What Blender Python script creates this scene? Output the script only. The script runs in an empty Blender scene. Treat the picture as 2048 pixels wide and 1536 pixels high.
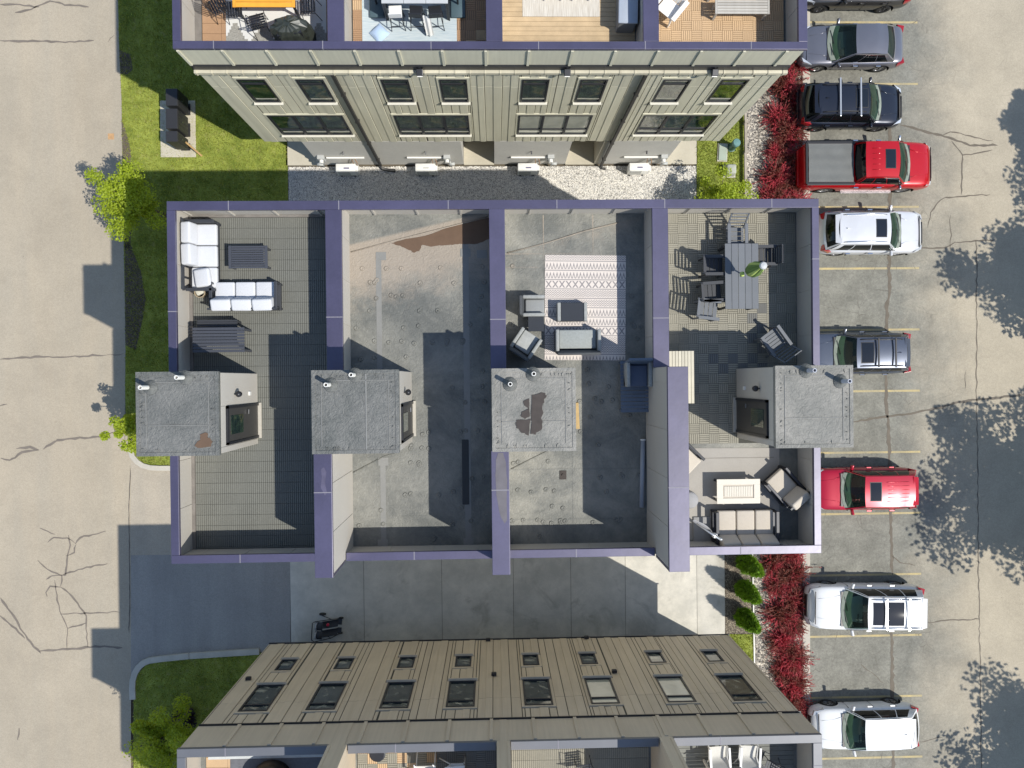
import bpy, bmesh, math, random
import numpy as np
from mathutils import Vector, Matrix, Euler
random.seed(7); rng=np.random.default_rng(7)
S=bpy.context.scene; COL=S.collection
# ---------------------------------------------------------------- camera, sky, sun
CH=31.337; CR=Euler((-.0058,-.0249,-.0103),'XYZ')
cam=bpy.data.objects.new('camera',bpy.data.cameras.new('camera')); COL.objects.link(cam)
cam.location=(0,0,CH); cam.rotation_euler=CR; cam.data.sensor_width=36; cam.data.lens=1420/2048*36
cam.data.clip_start=.5; cam.data.clip_end=600; S.camera=cam
SX,SY=.6654,-.3711                      # the sun stands over (SX,SY,1)
sund=Vector((SX,SY,1)).normalized()
w=bpy.data.worlds.new('World'); S.world=w; w.use_nodes=True; nt=w.node_tree; nt.nodes.clear()
sk=nt.nodes.new('ShaderNodeTexSky'); sk.sky_type='NISHITA'; sk.sun_disc=False
sk.sun_elevation=math.radians(52.7); sk.sun_rotation=math.atan2(SX,SY); sk.altitude=200; sk.air_density=1.2; sk.dust_density=.6; sk.ozone_density=1.7
bg=nt.nodes.new('ShaderNodeBackground'); bg.inputs[1].default_value=.128
wo=nt.nodes.new('ShaderNodeOutputWorld'); nt.links.new(sk.outputs[0],bg.inputs[0]); nt.links.new(bg.outputs[0],wo.inputs[0])
sl=bpy.data.lights.new('sun','SUN'); sl.energy=4.2; sl.angle=math.radians(.5); sl.color=(1,.955,.87)
so=bpy.data.objects.new('sun',sl); COL.objects.link(so); so.rotation_euler=sund.to_track_quat('Z','Y').to_euler(); so.location=(30,-20,50)
S.view_settings.view_transform='Standard'; S.view_settings.look='None'; S.view_settings.exposure=.28; S.view_settings.gamma=1; S.view_settings.use_curve_mapping=False
S.render.engine='CYCLES'; S.render.resolution_x=1024; S.render.resolution_y=768
# ---------------------------------------------------------------- measuring helpers (photo pixel -> place)
RM=CR.to_matrix()
def W(px,py,z=0):
    d=RM@Vector(((px-1024)/1420,-(py-768)/1420,-1)); t=(z-CH)/d.z
    return Vector((d.x*t,d.y*t,z))
# ---------------------------------------------------------------- materials
MC={}
def nodes(name):
    m=bpy.data.materials.new(name); m.use_nodes=True; n=m.node_tree
    return m,n,n.nodes['Principled BSDF']
def N(n,t,**k):
    x=n.nodes.new(t)
    for a,b in k.items():
        if a.startswith('i_'): x.inputs[int(a[2:])].default_value=b
        else: setattr(x,a,b)
    return x
def L(n,a,b): n.links.new(a,b)
def noise(n,co,sc,det=3,ro=.55,dist=0):
    x=N(n,'ShaderNodeTexNoise'); x.inputs['Scale'].default_value=sc; x.inputs['Detail'].default_value=det; x.inputs['Roughness'].default_value=ro; x.inputs['Distortion'].default_value=dist
    if co is not None: L(n,co,x.inputs['Vector'])
    return x.outputs['Fac']
def ramp(n,fac,stops):
    x=N(n,'ShaderNodeValToRGB'); e=x.color_ramp.elements
    while len(e)<len(stops): e.new(.5)
    for i,(p,c) in enumerate(stops): e[i].position=p; e[i].color=(c if hasattr(c,'__len__') else (c,c,c))[:3]+(1,) if hasattr(c,'__len__') else (c,c,c,1)
    L(n,fac,x.inputs[0]); return x.outputs[0]
def mix(n,f,a,b,mode='MIX'):
    x=N(n,'ShaderNodeMix',data_type='RGBA',blend_type=mode)
    for i,v in ((0,f),(6,a),(7,b)):
        if isinstance(v,(int,float)): x.inputs[i].default_value=v if i==0 else (v,v,v,1)
        elif isinstance(v,tuple): x.inputs[i].default_value=tuple(v[:3])+(1,)
        else: L(n,v,x.inputs[i])
    return x.outputs[2]
def math_(n,op,a,b=None,c=None):
    x=N(n,'ShaderNodeMath',operation=op)
    for i,v in enumerate((a,b,c)):
        if v is None: continue
        if isinstance(v,(int,float)): x.inputs[i].default_value=v
        else: L(n,v,x.inputs[i])
    return x.outputs[0]
def bumpn(n,bs,h,st=.3,d=.02):
    b=N(n,'ShaderNodeBump'); b.inputs['Strength'].default_value=st; b.inputs['Distance'].default_value=d
    L(n,h,b.inputs['Height']); L(n,b.outputs[0],bs.inputs['Normal'])
def M(name,c,rough=.7,metal=0,var=.14,sc=2.5,bump=0,bsc=40,rnd=.0,coat=0,fine=.08):
    if name in MC: return MC[name]
    m,n,bs=nodes(name); tc=N(n,'ShaderNodeTexCoord').outputs['Object']
    f=noise(n,tc,sc,4); f2=noise(n,tc,sc*14,2)
    v=math_(n,'MULTIPLY_ADD',f,var*2.6,1-var*1.3); v=math_(n,'MULTIPLY',v,math_(n,'MULTIPLY_ADD',f2,fine*2.6,1-fine*1.3))
    if rnd:
        oi=N(n,'ShaderNodeObjectInfo').outputs['Random']; v=math_(n,'MULTIPLY',v,math_(n,'MULTIPLY_ADD',oi,rnd*2,1-rnd))
    L(n,mix(n,1.,c,v,'MULTIPLY'),bs.inputs['Base Color'])
    bs.inputs['Roughness'].default_value=rough; bs.inputs['Metallic'].default_value=metal
    if coat: bs.inputs['Coat Weight'].default_value=coat; bs.inputs['Coat Roughness'].default_value=.06
    if bump: bumpn(n,bs,noise(n,tc,bsc,4),bump,.02)
    MC[name]=m; return m
def glassmat(name,tint=(.35,.5,.42),op=.35,base=(.02,.03,.03),rough=.03):
    if name in MC: return MC[name]
    m,n,bs=nodes(name); bs.inputs['Base Color'].default_value=base+(1,); bs.inputs['Roughness'].default_value=rough; bs.inputs['IOR'].default_value=1.55
    tr=N(n,'ShaderNodeBsdfTransparent'); tr.inputs[0].default_value=tint+(1,); mx=N(n,'ShaderNodeMixShader'); mx.inputs[0].default_value=op
    L(n,tr.outputs[0],mx.inputs[1]); L(n,bs.outputs[0],mx.inputs[2]); L(n,mx.outputs[0],n.nodes['Material Output'].inputs[0]); MC[name]=m; return m
def leafmat(name,c,tr=(.2,.4,.03),var=.35,amt=.35):
    if name in MC: return MC[name]
    m,n,bs=nodes(name); g=N(n,'ShaderNodeNewGeometry'); f=noise(n,g.outputs['Position'],5,2)
    ri=g.outputs['Random Per Island']; v=math_(n,'ADD',math_(n,'MULTIPLY_ADD',f,var*1.6,1-var),math_(n,'MULTIPLY_ADD',ri,var,-var*.5))
    cc=mix(n,1.,c,v,'MULTIPLY'); L(n,cc,bs.inputs['Base Color']); bs.inputs['Roughness'].default_value=.6
    t=N(n,'ShaderNodeBsdfTranslucent'); L(n,mix(n,1.,tr,v,'MULTIPLY'),t.inputs[0]); mx=N(n,'ShaderNodeMixShader'); mx.inputs[0].default_value=amt
    L(n,bs.outputs[0],mx.inputs[1]); L(n,t.outputs[0],mx.inputs[2]); L(n,mx.outputs[0],n.nodes['Material Output'].inputs[0]); MC[name]=m; return m
# ---------------------------------------------------------------- mesh + object helpers
class MB:
    def __init__(s): s.v=[]; s.f=[]
    def add(s,vs,fs,mx=None):
        k=len(s.v); s.v+= [tuple(mx@Vector(v)) for v in vs] if mx else [tuple(v) for v in vs]
        s.f+=[tuple(i+k for i in q) for q in fs]; return s
    def box(s,x0,x1,y0,y1,z0,z1,mx=None):
        return s.add([(x0,y0,z0),(x1,y0,z0),(x1,y1,z0),(x0,y1,z0),(x0,y0,z1),(x1,y0,z1),(x1,y1,z1),(x0,y1,z1)],
          [(0,3,2,1),(4,5,6,7),(0,1,5,4),(1,2,6,5),(2,3,7,6),(3,0,4,7)],mx)
    def bar(s,a,b,wd,h=None,up=(0,0,1)):
        a=Vector(a);b=Vector(b);d=b-a;l=d.length
        if l<1e-6: return s
        z=d.normalized(); u=Vector(up); 
        if abs(z.dot(u))>.98: u=Vector((0,1,0))
        x=u.cross(z).normalized(); y=z.cross(x); m=Matrix((x,y,z)).transposed().to_4x4(); m.translation=a; h=h or wd
        return s.box(-wd/2,wd/2,-h/2,h/2,0,l,m)
    def tube(s,pts,rs,n=8,cap=True):
        pts=[Vector(p) for p in pts]; rs=rs if hasattr(rs,'__len__') else [rs]*len(pts); k=len(s.v); u=None
        for i,p in enumerate(pts):
            d=(pts[min(i+1,len(pts)-1)]-pts[max(i-1,0)]).normalized()
            if u is None: u=d.orthogonal().normalized()
            u=(u-d*u.dot(d)); u=u.normalized() if u.length>1e-5 else d.orthogonal().normalized()
            w_=d.cross(u)
            for j in range(n):
                a=2*math.pi*j/n; s.v.append(tuple(p+(u*math.cos(a)+w_*math.sin(a))*rs[i]))
        for i in range(len(pts)-1):
            for j in range(n):
                a=k+i*n+j;b=k+i*n+(j+1)%n; s.f.append((a,b,b+n,a+n))
        if cap: s.f.append(tuple(k+j for j in range(n))[::-1]); s.f.append(tuple(k+(len(pts)-1)*n+j for j in range(n)))
        return s
    def cyl(s,c,r,h,n=16,r2=None): return s.tube([c,(c[0],c[1],c[2]+h)],[r,r if r2 is None else r2],n)
    def lathe(s,prof,n=16,mx=None,cap=True):
        k=[];vs=[];fs=[]
        for r,z in prof:
            for j in range(n): a=2*math.pi*j/n; vs.append((r*math.cos(a),r*math.sin(a),z))
        for i in range(len(prof)-1):
            for j in range(n): a=i*n+j;b=i*n+(j+1)%n; fs.append((a,b,b+n,a+n))
        if cap: fs.append(tuple(range(n))[::-1]); fs.append(tuple((len(prof)-1)*n+j for j in range(n)))
        return s.add(vs,fs,mx)
    def prism(s,poly,z0,z1):
        n=len(poly); return s.add([(p[0],p[1],z0) for p in poly]+[(p[0],p[1],z1) for p in poly],[tuple(range(n))[::-1],tuple(range(n,2*n))]+[(i,(i+1)%n,n+(i+1)%n,n+i) for i in range(n)])
    def quad(s,*p): return s.add(p,[tuple(range(len(p)))])
    def grid(s,fn,nu,nv):
        vs=[fn(i/nu,j/nv) for i in range(nu+1) for j in range(nv+1)]
        return s.add(vs,[(i*(nv+1)+j,(i+1)*(nv+1)+j,(i+1)*(nv+1)+j+1,i*(nv+1)+j+1) for i in range(nu) for j in range(nv)])
    def mesh(s,name,mat,smooth=False,fix=True):
        me=bpy.data.meshes.new(name); me.from_pydata(s.v,[],s.f)
        if fix:
            bm=bmesh.new(); bm.from_mesh(me); bmesh.ops.recalc_face_normals(bm,faces=bm.faces); bm.to_mesh(me); bm.free()
        if mat: me.materials.append(mat)
        if smooth: me.polygons.foreach_set('use_smooth',[True]*len(me.polygons))
        return me
def ob(name,me,parent=None,loc=None,rz=None,**kw):
    o=bpy.data.objects.new(name,me); COL.objects.link(o)
    if parent: o.parent=parent
    if loc is not None: o.location=loc
    if rz is not None: o.rotation_euler=(0,0,rz)
    for k,v in kw.items(): o[k]=v
    return o
def part(name,mb,mat,parent,bevel=0,smooth=False,seg=2,**kw):
    o=ob(name,mb.mesh(name,mat,smooth or bevel>.02),parent,**kw)
    if bevel:
        b=o.modifiers.new('b','BEVEL'); b.width=bevel; b.segments=seg; b.limit_method='ANGLE'
    return o
def thing(name,label,cat,loc=(0,0,0),rz=0,group=None):
    o=ob(name,None,None,loc,rz); o['label']=label; o['category']=cat
    if group: o['group']=group
    o.empty_display_size=.2; return o
def single(name,mb,mat,label,cat,group=None,**kw):
    o=part(name,mb,mat,None,**kw); o['label']=label; o['category']=cat
    if group: o['group']=group
    return o
def copy_tree(o,parent=None):
    c=o.copy(); COL.objects.link(c)
    if parent: c.parent=parent
    for ch in [x for x in KIDS.get(o.name,[])]: copy_tree(ch,c)
    return c
KIDS={}
def index(root):
    def rec(o):
        KIDS[o.name]=[x for x in ALL if x.parent==o]
        for x in KIDS[o.name]: rec(x)
    ALL=[x for x in COL.objects if x.parent]; rec(root)
def clone(o,loc,rz,label,group=None):
    index(o); c=copy_tree(o); c.location=loc; c.rotation_euler=(0,0,rz); c['label']=label
    if group: c['group']=group
    return c
def rawmesh(name,V,F,mat,smooth=False):
    me=bpy.data.meshes.new(name); me.vertices.add(len(V)); me.vertices.foreach_set('co',np.ascontiguousarray(V,dtype=np.float32).ravel())
    k=F.shape[1]; me.loops.add(F.size); me.loops.foreach_set('vertex_index',F.ravel().astype(np.int32)); me.polygons.add(len(F))
    me.polygons.foreach_set('loop_start',np.arange(0,F.size,k,dtype=np.int32)); me.polygons.foreach_set('loop_total',np.full(len(F),k,dtype=np.int32))
    me.update(calc_edges=True); me.materials.append(mat); return me
def inpoly(x,y,poly):
    c=np.zeros(len(x),bool); n=len(poly)
    for i in range(n):
        x0,y0=poly[i][:2];x1,y1=poly[(i+1)%n][:2]
        if y0==y1: continue
        c^=((y0>y)!=(y1>y))&(x<(x1-x0)*(y-y0)/(y1-y0)+x0)
    return c
def scatter_pts(poly,dens):
    xs=[p[0] for p in poly]; ys=[p[1] for p in poly]; A=(max(xs)-min(xs))*(max(ys)-min(ys)); n=int(A*dens)
    x=rng.uniform(min(xs),max(xs),n); y=rng.uniform(min(ys),max(ys),n); k=inpoly(x,y,poly); return x[k],y[k]
def blades(name,polys,dens,mat,h=.07,wd=.03,z=0,kind='stuff',parent=None,lean=.6):
    P=[scatter_pts(p,dens) for p in polys]; x=np.concatenate([a for a,b in P]); y=np.concatenate([b for a,b in P]); n=len(x)
    a=rng.uniform(0,6.283,n); hh=h*rng.uniform(.5,1.3,n); l=rng.uniform(0,6.283,n); ln=hh*lean*rng.uniform(.3,1.4,n)
    V=np.zeros((n,3,3)); V[:,0]=np.stack([x-np.cos(a)*wd/2,y-np.sin(a)*wd/2,np.full(n,z)],1); V[:,1]=np.stack([x+np.cos(a)*wd/2,y+np.sin(a)*wd/2,np.full(n,z)],1)
    V[:,2]=np.stack([x+np.cos(l)*ln,y+np.sin(l)*ln,z+hh],1); o=ob(name,rawmesh(name,V.reshape(-1,3),np.arange(3*n).reshape(-1,3),mat),parent); o['kind']=kind; return o
def stones(name,polys,dens,mat,s=.025,z=0,flat=.5,kind='stuff',parent=None):
    P=[scatter_pts(p,dens) for p in polys]; x=np.concatenate([a for a,b in P]); y=np.concatenate([b for a,b in P]); n=len(x)
    base=np.array([(1,0,0),(0,1,0),(-1,0,0),(0,-1,0),(0,0,1)],float); r=s*rng.uniform(.5,1.4,n); a=rng.uniform(0,6.283,n); el=rng.uniform(.5,1,n)
    V=np.zeros((n,5,3))
    for k,b in enumerate(base):
        bx=b[0]*r;by=b[1]*r*el; V[:,k,0]=x+bx*np.cos(a)-by*np.sin(a)+rng.normal(0,.2,n)*r; V[:,k,1]=y+bx*np.sin(a)+by*np.cos(a)+rng.normal(0,.2,n)*r; V[:,k,2]=z+b[2]*r*flat*2
    F=np.array([(0,1,4),(1,2,4),(2,3,4),(3,0,4)]); F=(F[None]+np.arange(n)[:,None,None]*5).reshape(-1,3)
    o=ob(name,rawmesh(name,V.reshape(-1,3),F,mat),parent); o['kind']=kind; return o
def leafcloud(centres,rad,n,size,mat,name='crown',flat=.7):
    C=np.array(centres); k=rng.integers(0,len(C),n); d=rng.normal(0,1,(n,3)); d/=np.linalg.norm(d,axis=1)[:,None]; R_=(rng.uniform(0,1,n)**.45)[:,None]*np.array(rad)[k][:,None]
    p=C[k]+d*R_*np.array([1,1,flat]); u=rng.normal(0,1,(n,3)); u[:,2]*=.5; u/=np.linalg.norm(u,axis=1)[:,None]; q=rng.normal(0,1,(n,3)); q[:,2]*=.45; v=q-u*(q*u).sum(1)[:,None]; v/=np.linalg.norm(v,axis=1)[:,None]
    s=size*rng.uniform(.6,1.3,n)[:,None]; V=np.stack([p-u*s,p-v*s*.6,p+u*s,p+v*s*.6],1); return rawmesh(name,V.reshape(-1,3),np.arange(4*n).reshape(-1,4),mat)
# ---------------------------------------------------------------- ground materials
def road_mat(name,base,alt,xr=None,crackle=0,spots=.5):
    m,n,bs=nodes(name); tc=N(n,'ShaderNodeTexCoord').outputs['Object']
    sep=N(n,'ShaderNodeSeparateXYZ'); L(n,tc,sep.inputs[0])
    f1=noise(n,tc,.22,3); mp=N(n,'ShaderNodeMapping'); mp.inputs['Scale'].default_value=(1.1,.12,1); L(n,tc,mp.inputs[0]); f2=noise(n,mp.outputs[0],1.2,4)
    g=noise(n,tc,55,3,.7); col=mix(n,ramp(n,f2,[(.35,0.),(.68,1.)]),base,alt) if xr is None else None
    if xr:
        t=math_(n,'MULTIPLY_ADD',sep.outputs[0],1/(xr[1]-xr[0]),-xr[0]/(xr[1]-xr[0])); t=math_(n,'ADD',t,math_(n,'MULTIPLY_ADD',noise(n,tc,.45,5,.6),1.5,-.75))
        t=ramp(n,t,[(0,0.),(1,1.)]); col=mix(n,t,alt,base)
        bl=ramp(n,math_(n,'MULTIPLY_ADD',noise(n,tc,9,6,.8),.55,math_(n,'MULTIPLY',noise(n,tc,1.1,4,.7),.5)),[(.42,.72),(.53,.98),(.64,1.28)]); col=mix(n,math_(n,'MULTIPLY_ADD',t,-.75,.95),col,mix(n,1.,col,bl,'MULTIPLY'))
    v=math_(n,'MULTIPLY',math_(n,'MULTIPLY_ADD',f1,.3,.85),math_(n,'MULTIPLY_ADD',g,.55,.72)); col=mix(n,1.,col,v,'MULTIPLY')
    pt=ramp(n,noise(n,tc,.6,6,.7,.5),[(.40,.955),(.5,1.),(.62,1.03)]); col=mix(n,1.,col,pt,'MULTIPLY'); ag=N(n,'ShaderNodeTexVoronoi'); ag.inputs['Scale'].default_value=28; L(n,tc,ag.inputs['Vector']); sc_=N(n,'ShaderNodeSeparateColor'); L(n,ag.outputs['Color'],sc_.inputs[0]); col=mix(n,1.,col,math_(n,'MULTIPLY_ADD',sc_.outputs[0],.16,.92),'MULTIPLY')
    vo=N(n,'ShaderNodeTexVoronoi'); vo.inputs['Scale'].default_value=2.3; L(n,tc,vo.inputs['Vector'])
    sp=ramp(n,math_(n,'ADD',vo.outputs['Distance'],math_(n,'MULTIPLY',noise(n,tc,1.3,1),.12)),[(.075,1.),(.09,0.)]); col=mix(n,math_(n,'MULTIPLY',sp,spots),col,(.09,.08,.07))
    if crackle:
        lim=math_(n,'MULTIPLY_ADD',t,-.75,1.) if xr else 1.
        ds=N(n,'ShaderNodeMixRGB'); ds.inputs[0].default_value=.14; L(n,tc,ds.inputs[1]); nn=N(n,'ShaderNodeTexNoise'); nn.inputs['Scale'].default_value=1.5; nn.inputs['Detail'].default_value=5; L(n,tc,nn.inputs['Vector']); L(n,nn.outputs['Color'],ds.inputs[2])
        ve=N(n,'ShaderNodeTexVoronoi',feature='DISTANCE_TO_EDGE'); ve.inputs['Scale'].default_value=1.5; L(n,ds.outputs[0],ve.inputs['Vector'])
        e=ramp(n,ve.outputs['Distance'],[(.004,1.),(.018,0.)]); e=math_(n,'MULTIPLY',e,ramp(n,noise(n,tc,.9,2),[(.5,0.),(.62,1.)])); col=mix(n,math_(n,'MULTIPLY',math_(n,'MULTIPLY',e,lim),crackle),col,(.1,.09,.075))
    L(n,col,bs.inputs['Base Color']); bs.inputs['Roughness'].default_value=.9; bumpn(n,bs,g,.25,.01); return m
mroad=road_mat('road_concrete',(.375,.322,.245),(.35,.307,.24))
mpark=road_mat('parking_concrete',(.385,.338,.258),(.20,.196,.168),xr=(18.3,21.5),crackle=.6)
masph=road_mat('driveway_asphalt',(.265,.252,.235),(.31,.295,.27),spots=.15)
mdrive=road_mat('drive_concrete',(.385,.335,.265),(.35,.31,.25),spots=.2)
def slab_mat():
    m,n,bs=nodes('apron_concrete'); tc=N(n,'ShaderNodeTexCoord').outputs['Object']; oi=N(n,'ShaderNodeObjectInfo').outputs['Random']
    c=mix(n,ramp(n,noise(n,tc,.9,6,.7),[(.38,0.),(.66,1.)]),(.45,.43,.375),(.60,.565,.49)); g=noise(n,tc,45,3,.7)
    st=ramp(n,noise(n,tc,.55,5,.65,.8),[(.56,0.),(.66,1.)]); c=mix(n,math_(n,'MULTIPLY',st,.3),c,(.13,.115,.085))
    c=mix(n,1.,c,math_(n,'MULTIPLY',math_(n,'MULTIPLY_ADD',g,.35,.82),math_(n,'MULTIPLY_ADD',oi,.1,.95)),'MULTIPLY'); L(n,c,bs.inputs['Base Color']); bs.inputs['Roughness'].default_value=.85; bumpn(n,bs,g,.2,.01); return m
mslab=slab_mat()
def lawn_mat():
    m,n,bs=nodes('lawn_soil'); tc=N(n,'ShaderNodeTexCoord').outputs['Object']
    c=mix(n,ramp(n,noise(n,tc,1.1,6,.7),[(.36,0.),(.64,1.)]),(.13,.17,.02),(.29,.33,.06)); c=mix(n,math_(n,'MULTIPLY',ramp(n,noise(n,tc,3.2,4,.7),[(.55,0.),(.72,1.)]),.6),c,(.32,.29,.12))
    c=mix(n,1.,c,math_(n,'MULTIPLY_ADD',noise(n,tc,38,4,.8),1.5,.3),'MULTIPLY'); L(n,c,bs.inputs['Base Color']); bs.inputs['Roughness'].default_value=.95; bumpn(n,bs,noise(n,tc,30,4,.8),.8,.04); return m
mlawn=lawn_mat()
mgrass=leafmat('grass_blade',(.34,.365,.07),(.52,.58,.08),var=.5,amt=.3)
def bed_mat(name,a,b,sc=38,mort=(.17,.16,.15),bum=.9):
    m,n,bs=nodes(name); tc=N(n,'ShaderNodeTexCoord').outputs['Object']; v=N(n,'ShaderNodeTexVoronoi'); v.inputs['Scale'].default_value=sc; L(n,tc,v.inputs['Vector'])
    s=N(n,'ShaderNodeSeparateColor'); L(n,v.outputs['Color'],s.inputs[0]); c=mix(n,s.outputs[0],a,b); c=mix(n,ramp(n,v.outputs['Distance'],[(.35,0.),(.75,1.)]),c,mort)
    c=mix(n,1.,c,math_(n,'MULTIPLY_ADD',noise(n,tc,1.3,3),.5,.75),'MULTIPLY'); L(n,c,bs.inputs['Base Color']); bs.inputs['Roughness'].default_value=.85
    bumpn(n,bs,math_(n,'MULTIPLY',v.outputs['Distance'],-1.),bum,.03); return m
mgravel=bed_mat('pale_gravel',(.64,.60,.53),(.42,.41,.38)); mmulch=bed_mat('mulch_chips',(.26,.22,.165),(.10,.08,.06),45,(.03,.025,.02)); mrock=bed_mat('river_rock',(.5,.46,.4),(.16,.15,.14),24,(.05,.045,.04))
def isl(name,a,b,rough=.85):
    m,n,bs=nodes(name); r=N(n,'ShaderNodeNewGeometry').outputs['Random Per Island']; L(n,mix(n,r,a,b),bs.inputs['Base Color']); bs.inputs['Roughness'].default_value=rough; return m
mstone=isl('gravel_stone',(.78,.74,.66),(.48,.47,.45)); mchip=isl('bark_chip',(.42,.36,.27),(.07,.055,.04)); mrockp=isl('rock_piece',(.66,.6,.5),(.13,.12,.11))
mkerb=M('kerb_concrete',(.45,.42,.36),.85,var=.2,sc=1.2,bump=.2); mtar=M('tar_seal',(.17,.145,.12),.7,var=.25,sc=3); mtar2=M('tar_seal_dark',(.125,.105,.08),.75,var=.3,sc=3); mdark=M('joint_dark',(.09,.08,.07),.9)
mdirt=M('bare_dirt',(.13,.105,.08),.95,var=.4,sc=2.5,bump=.6)
# ---------------------------------------------------------------- ground structure
def sheet(name,poly,mat,z,parent=None,kind='structure',thick=None):
    mb=MB()
    if thick: mb.prism(poly,z-thick,z)
    else: mb.quad(*[(p[0],p[1],z) for p in poly])
    o=part(name,mb,mat,parent)
    if kind and not parent: o['kind']=kind
    return o
def PP(*pts,z=0): return [tuple(W(a,b,z))[:2] for a,b in pts]
sheet('ground',[(-150,-150),(150,-150),(150,150),(-150,150)],M('soil',(.12,.1,.07),.95,var=.3),-.12)
xr0=W(237,0).x; 
edge=[W(235,-120),W(236,0),W(238,90),W(243,200),W(245,330),W(246,420),W(249,560),W(251,700),W(250,780),W(252,850),W(259,905)]
roadp=[(-60,60)]+[(p.x,p.y) for p in [edge[0]+Vector((0,45,0))]+edge]+PP((262,910),(262,1350),(262,1400),(262,1700))+[(W(262,1700).x,-60),(-60,-60)]
road=sheet('road',roadp,mroad,0.0)
dr=PP((262,910),(275,926),(300,938),(345,941))+[(-8.9,W(345,941).y),(-8.9,-4.9),(W(580,1120).x,-4.9)]+PP((581,1290))+[(W(581,1290).x,-11.4),(-8.9,-11.4)]+PP((520,1303),(380,1310),(300,1324),(272,1345),(263,1380),(262,1400))
yd=W(262,1040).y
dr1=PP((262,910),(275,926),(300,938),(345,941))+[(-8.9,W(345,941).y),(-8.9,W(300,1110).y),(W(262,1110).x,W(300,1110).y)]
sheet('driveway',dr1,mdrive,.004)
dr2=[(W(262,1110).x,W(300,1110).y),(W(581,1110).x,W(300,1110).y),tuple(W(581,1290))[:2],(W(581,1290).x,-12.5),(-9.2,-12.5)]+PP((520,1303),(380,1310),(300,1324),(272,1345),(263,1380),(262,1400))
sheet('asphalt_driveway',dr2,masph,.004)
# concrete apron slabs between the two blocks
apron=ob('concrete_apron',None); apron['kind']='structure'
ys=-4.9; xsj=[W(x,1200).x for x in (581,728,884,1027,1142,1251,1394,1450)]
sheet('apron_bed',[(xsj[0],-4.6),(xsj[-1],-4.6),(xsj[-1],-12.4),(xsj[0],-12.4)],mdark,-.01,apron)
for i in range(7):
    for a,b in ((-4.6,-8.0),(-8.0,-12.4)) if i==9 else ((-4.6,-12.4),):
        part('concrete_slab',MB().box(xsj[i]+.008,xsj[i+1]-.008,b,a,-.1,.006),mslab,apron)
# lawns
lawn1=[(p.x+.02,p.y) for p in [edge[0]+Vector((0,20,0))]+edge]+PP((262,908),(277,924),(300,936),(345,939))+[(-8.6,W(345,939).y),(-8.6,9.5),(W(574,300).x,9.5),(W(574,300).x,30)]
lawn1=[p for p in lawn1]
lA=[(p.x+.02,p.y) for p in [edge[0]+Vector((0,12,0))]+edge[:4]]+[(p.x+.02,p.y) for p in edge[4:]]+PP((262,906),(276,922),(300,934),(345,937))+[(-8.7,W(345,937).y),(-8.7,5.0),(W(577,395).x,5.0),(W(575,285).x,W(575,285).y),(W(575,285).x,edge[0].y+12)]
lawnA=sheet('lawn',lA,mlawn,.03); blades('grass',[lA],520,mgrass,.075,.035,.03)
lB=PP((268,1400),(272,1352),(292,1330),(330,1320),(400,1312),(520,1306))+[(-8.5,-11.4),(-8.5,-22)]+[(W(264,1500).x,-22)]
sheet('lawn',lB,mlawn,.03); blades('grass',[lB],420,mgrass,.075,.035,.03)
lC=PP((1393,230),(1487,180),(1487,402),(1393,402)); sheet('lawn',lC,mlawn,.03); blades('grass',[lC],600,mgrass,.075,.035,.03)
lD=PP((1450,1268),(1507,1268),(1507,1400),(1450,1400)); sheet('lawn',lD,mlawn,.03); blades('grass',[lD],600,mgrass,.075,.035,.03)
# dirt strip along the road edge
for pl in (PP((239,100),(262,110),(266,140),(255,150),(242,148)),PP((244,240),(252,262),(262,300),(264,330),(247,330)),PP((247,330),(268,345),(264,400),(262,500),(250,500)),PP((250,470),(262,490),(283,545),(292,600),(286,640),(272,700),(252,690))):
    stones('dirt_clods',[[tuple(p) for p in pl]],420,M('dirt_clod',(.10,.085,.065),.95,var=.4,sc=9),.03,.035,.5)
    sheet('bare_soil',pl,mdirt,.036)
# gravel strip N of main block + ground under right-hand beds
gr=[(W(577,395).x+.02,4.6),(W(575,300).x+.02,9.4),(9.2,9.4),(W(1393,330).x,W(1393,330).y),(W(1393,402).x,4.6)]
sheet('gravel_bed',gr,mgravel,.0); stones('gravel',[gr],900,mstone,.026,.0)
# porch slabs of the north block
mu=PP((1450,1100),(1506,1100),(1508,1268),(1450,1268)); sheet('mulch_bed',mu,mmulch,.012); stones('mulch_chips',[mu],700,mchip,.022,.012,.4)
xe=W(1606,1250).x
rk=[tuple(W(1489,150))[:2],tuple(W(1603,60))[:2],(xe,W(1600,1500).y),(W(1509,1400).x,W(1509,1500).y),tuple(W(1508,1100))[:2],tuple(W(1489,400))[:2]]
sheet('rock_bed',rk,mrock,.01); stones('river_rocks',[rk],330,mrockp,.05,.01,.45)
# kerbs
def kerb(pts,wd,h=.1,seglen=3.0,z=0):
    root=ob('kerb',None); root['kind']='structure'
    P=[Vector(p) for p in pts]; acc=0; cur=[P[0]]; segs=[]
    for i in range(1,len(P)):
        cur.append(P[i]); acc+=(P[i]-P[i-1]).length
        if acc>seglen or i==len(P)-1: segs.append(cur); cur=[P[i]]; acc=0
    for sgm in segs:
        mb=MB(); Lp=[];Rp=[]
        for i,p in enumerate(sgm):
            d=(sgm[min(i+1,len(sgm)-1)]-sgm[max(i-1,0)]).normalized(); n_=Vector((-d.y,d.x,0))*wd/2; q=p
            if i==0: q=p+d*.008
            if i==len(sgm)-1: q=p-d*.008
            Lp.append(q+n_); Rp.append(q-n_)
        mb.prism([tuple(v)[:2] for v in Lp]+[tuple(v)[:2] for v in Rp[::-1]],z-.1,z+h)
        part('kerb_stone',mb,mkerb,root,bevel=.015)
    return root
kerb([W(a,b) for a,b in ((262,899),(266,912),(275,923),(287,931),(302,935),(320,936),(352,936))],.22)
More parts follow.
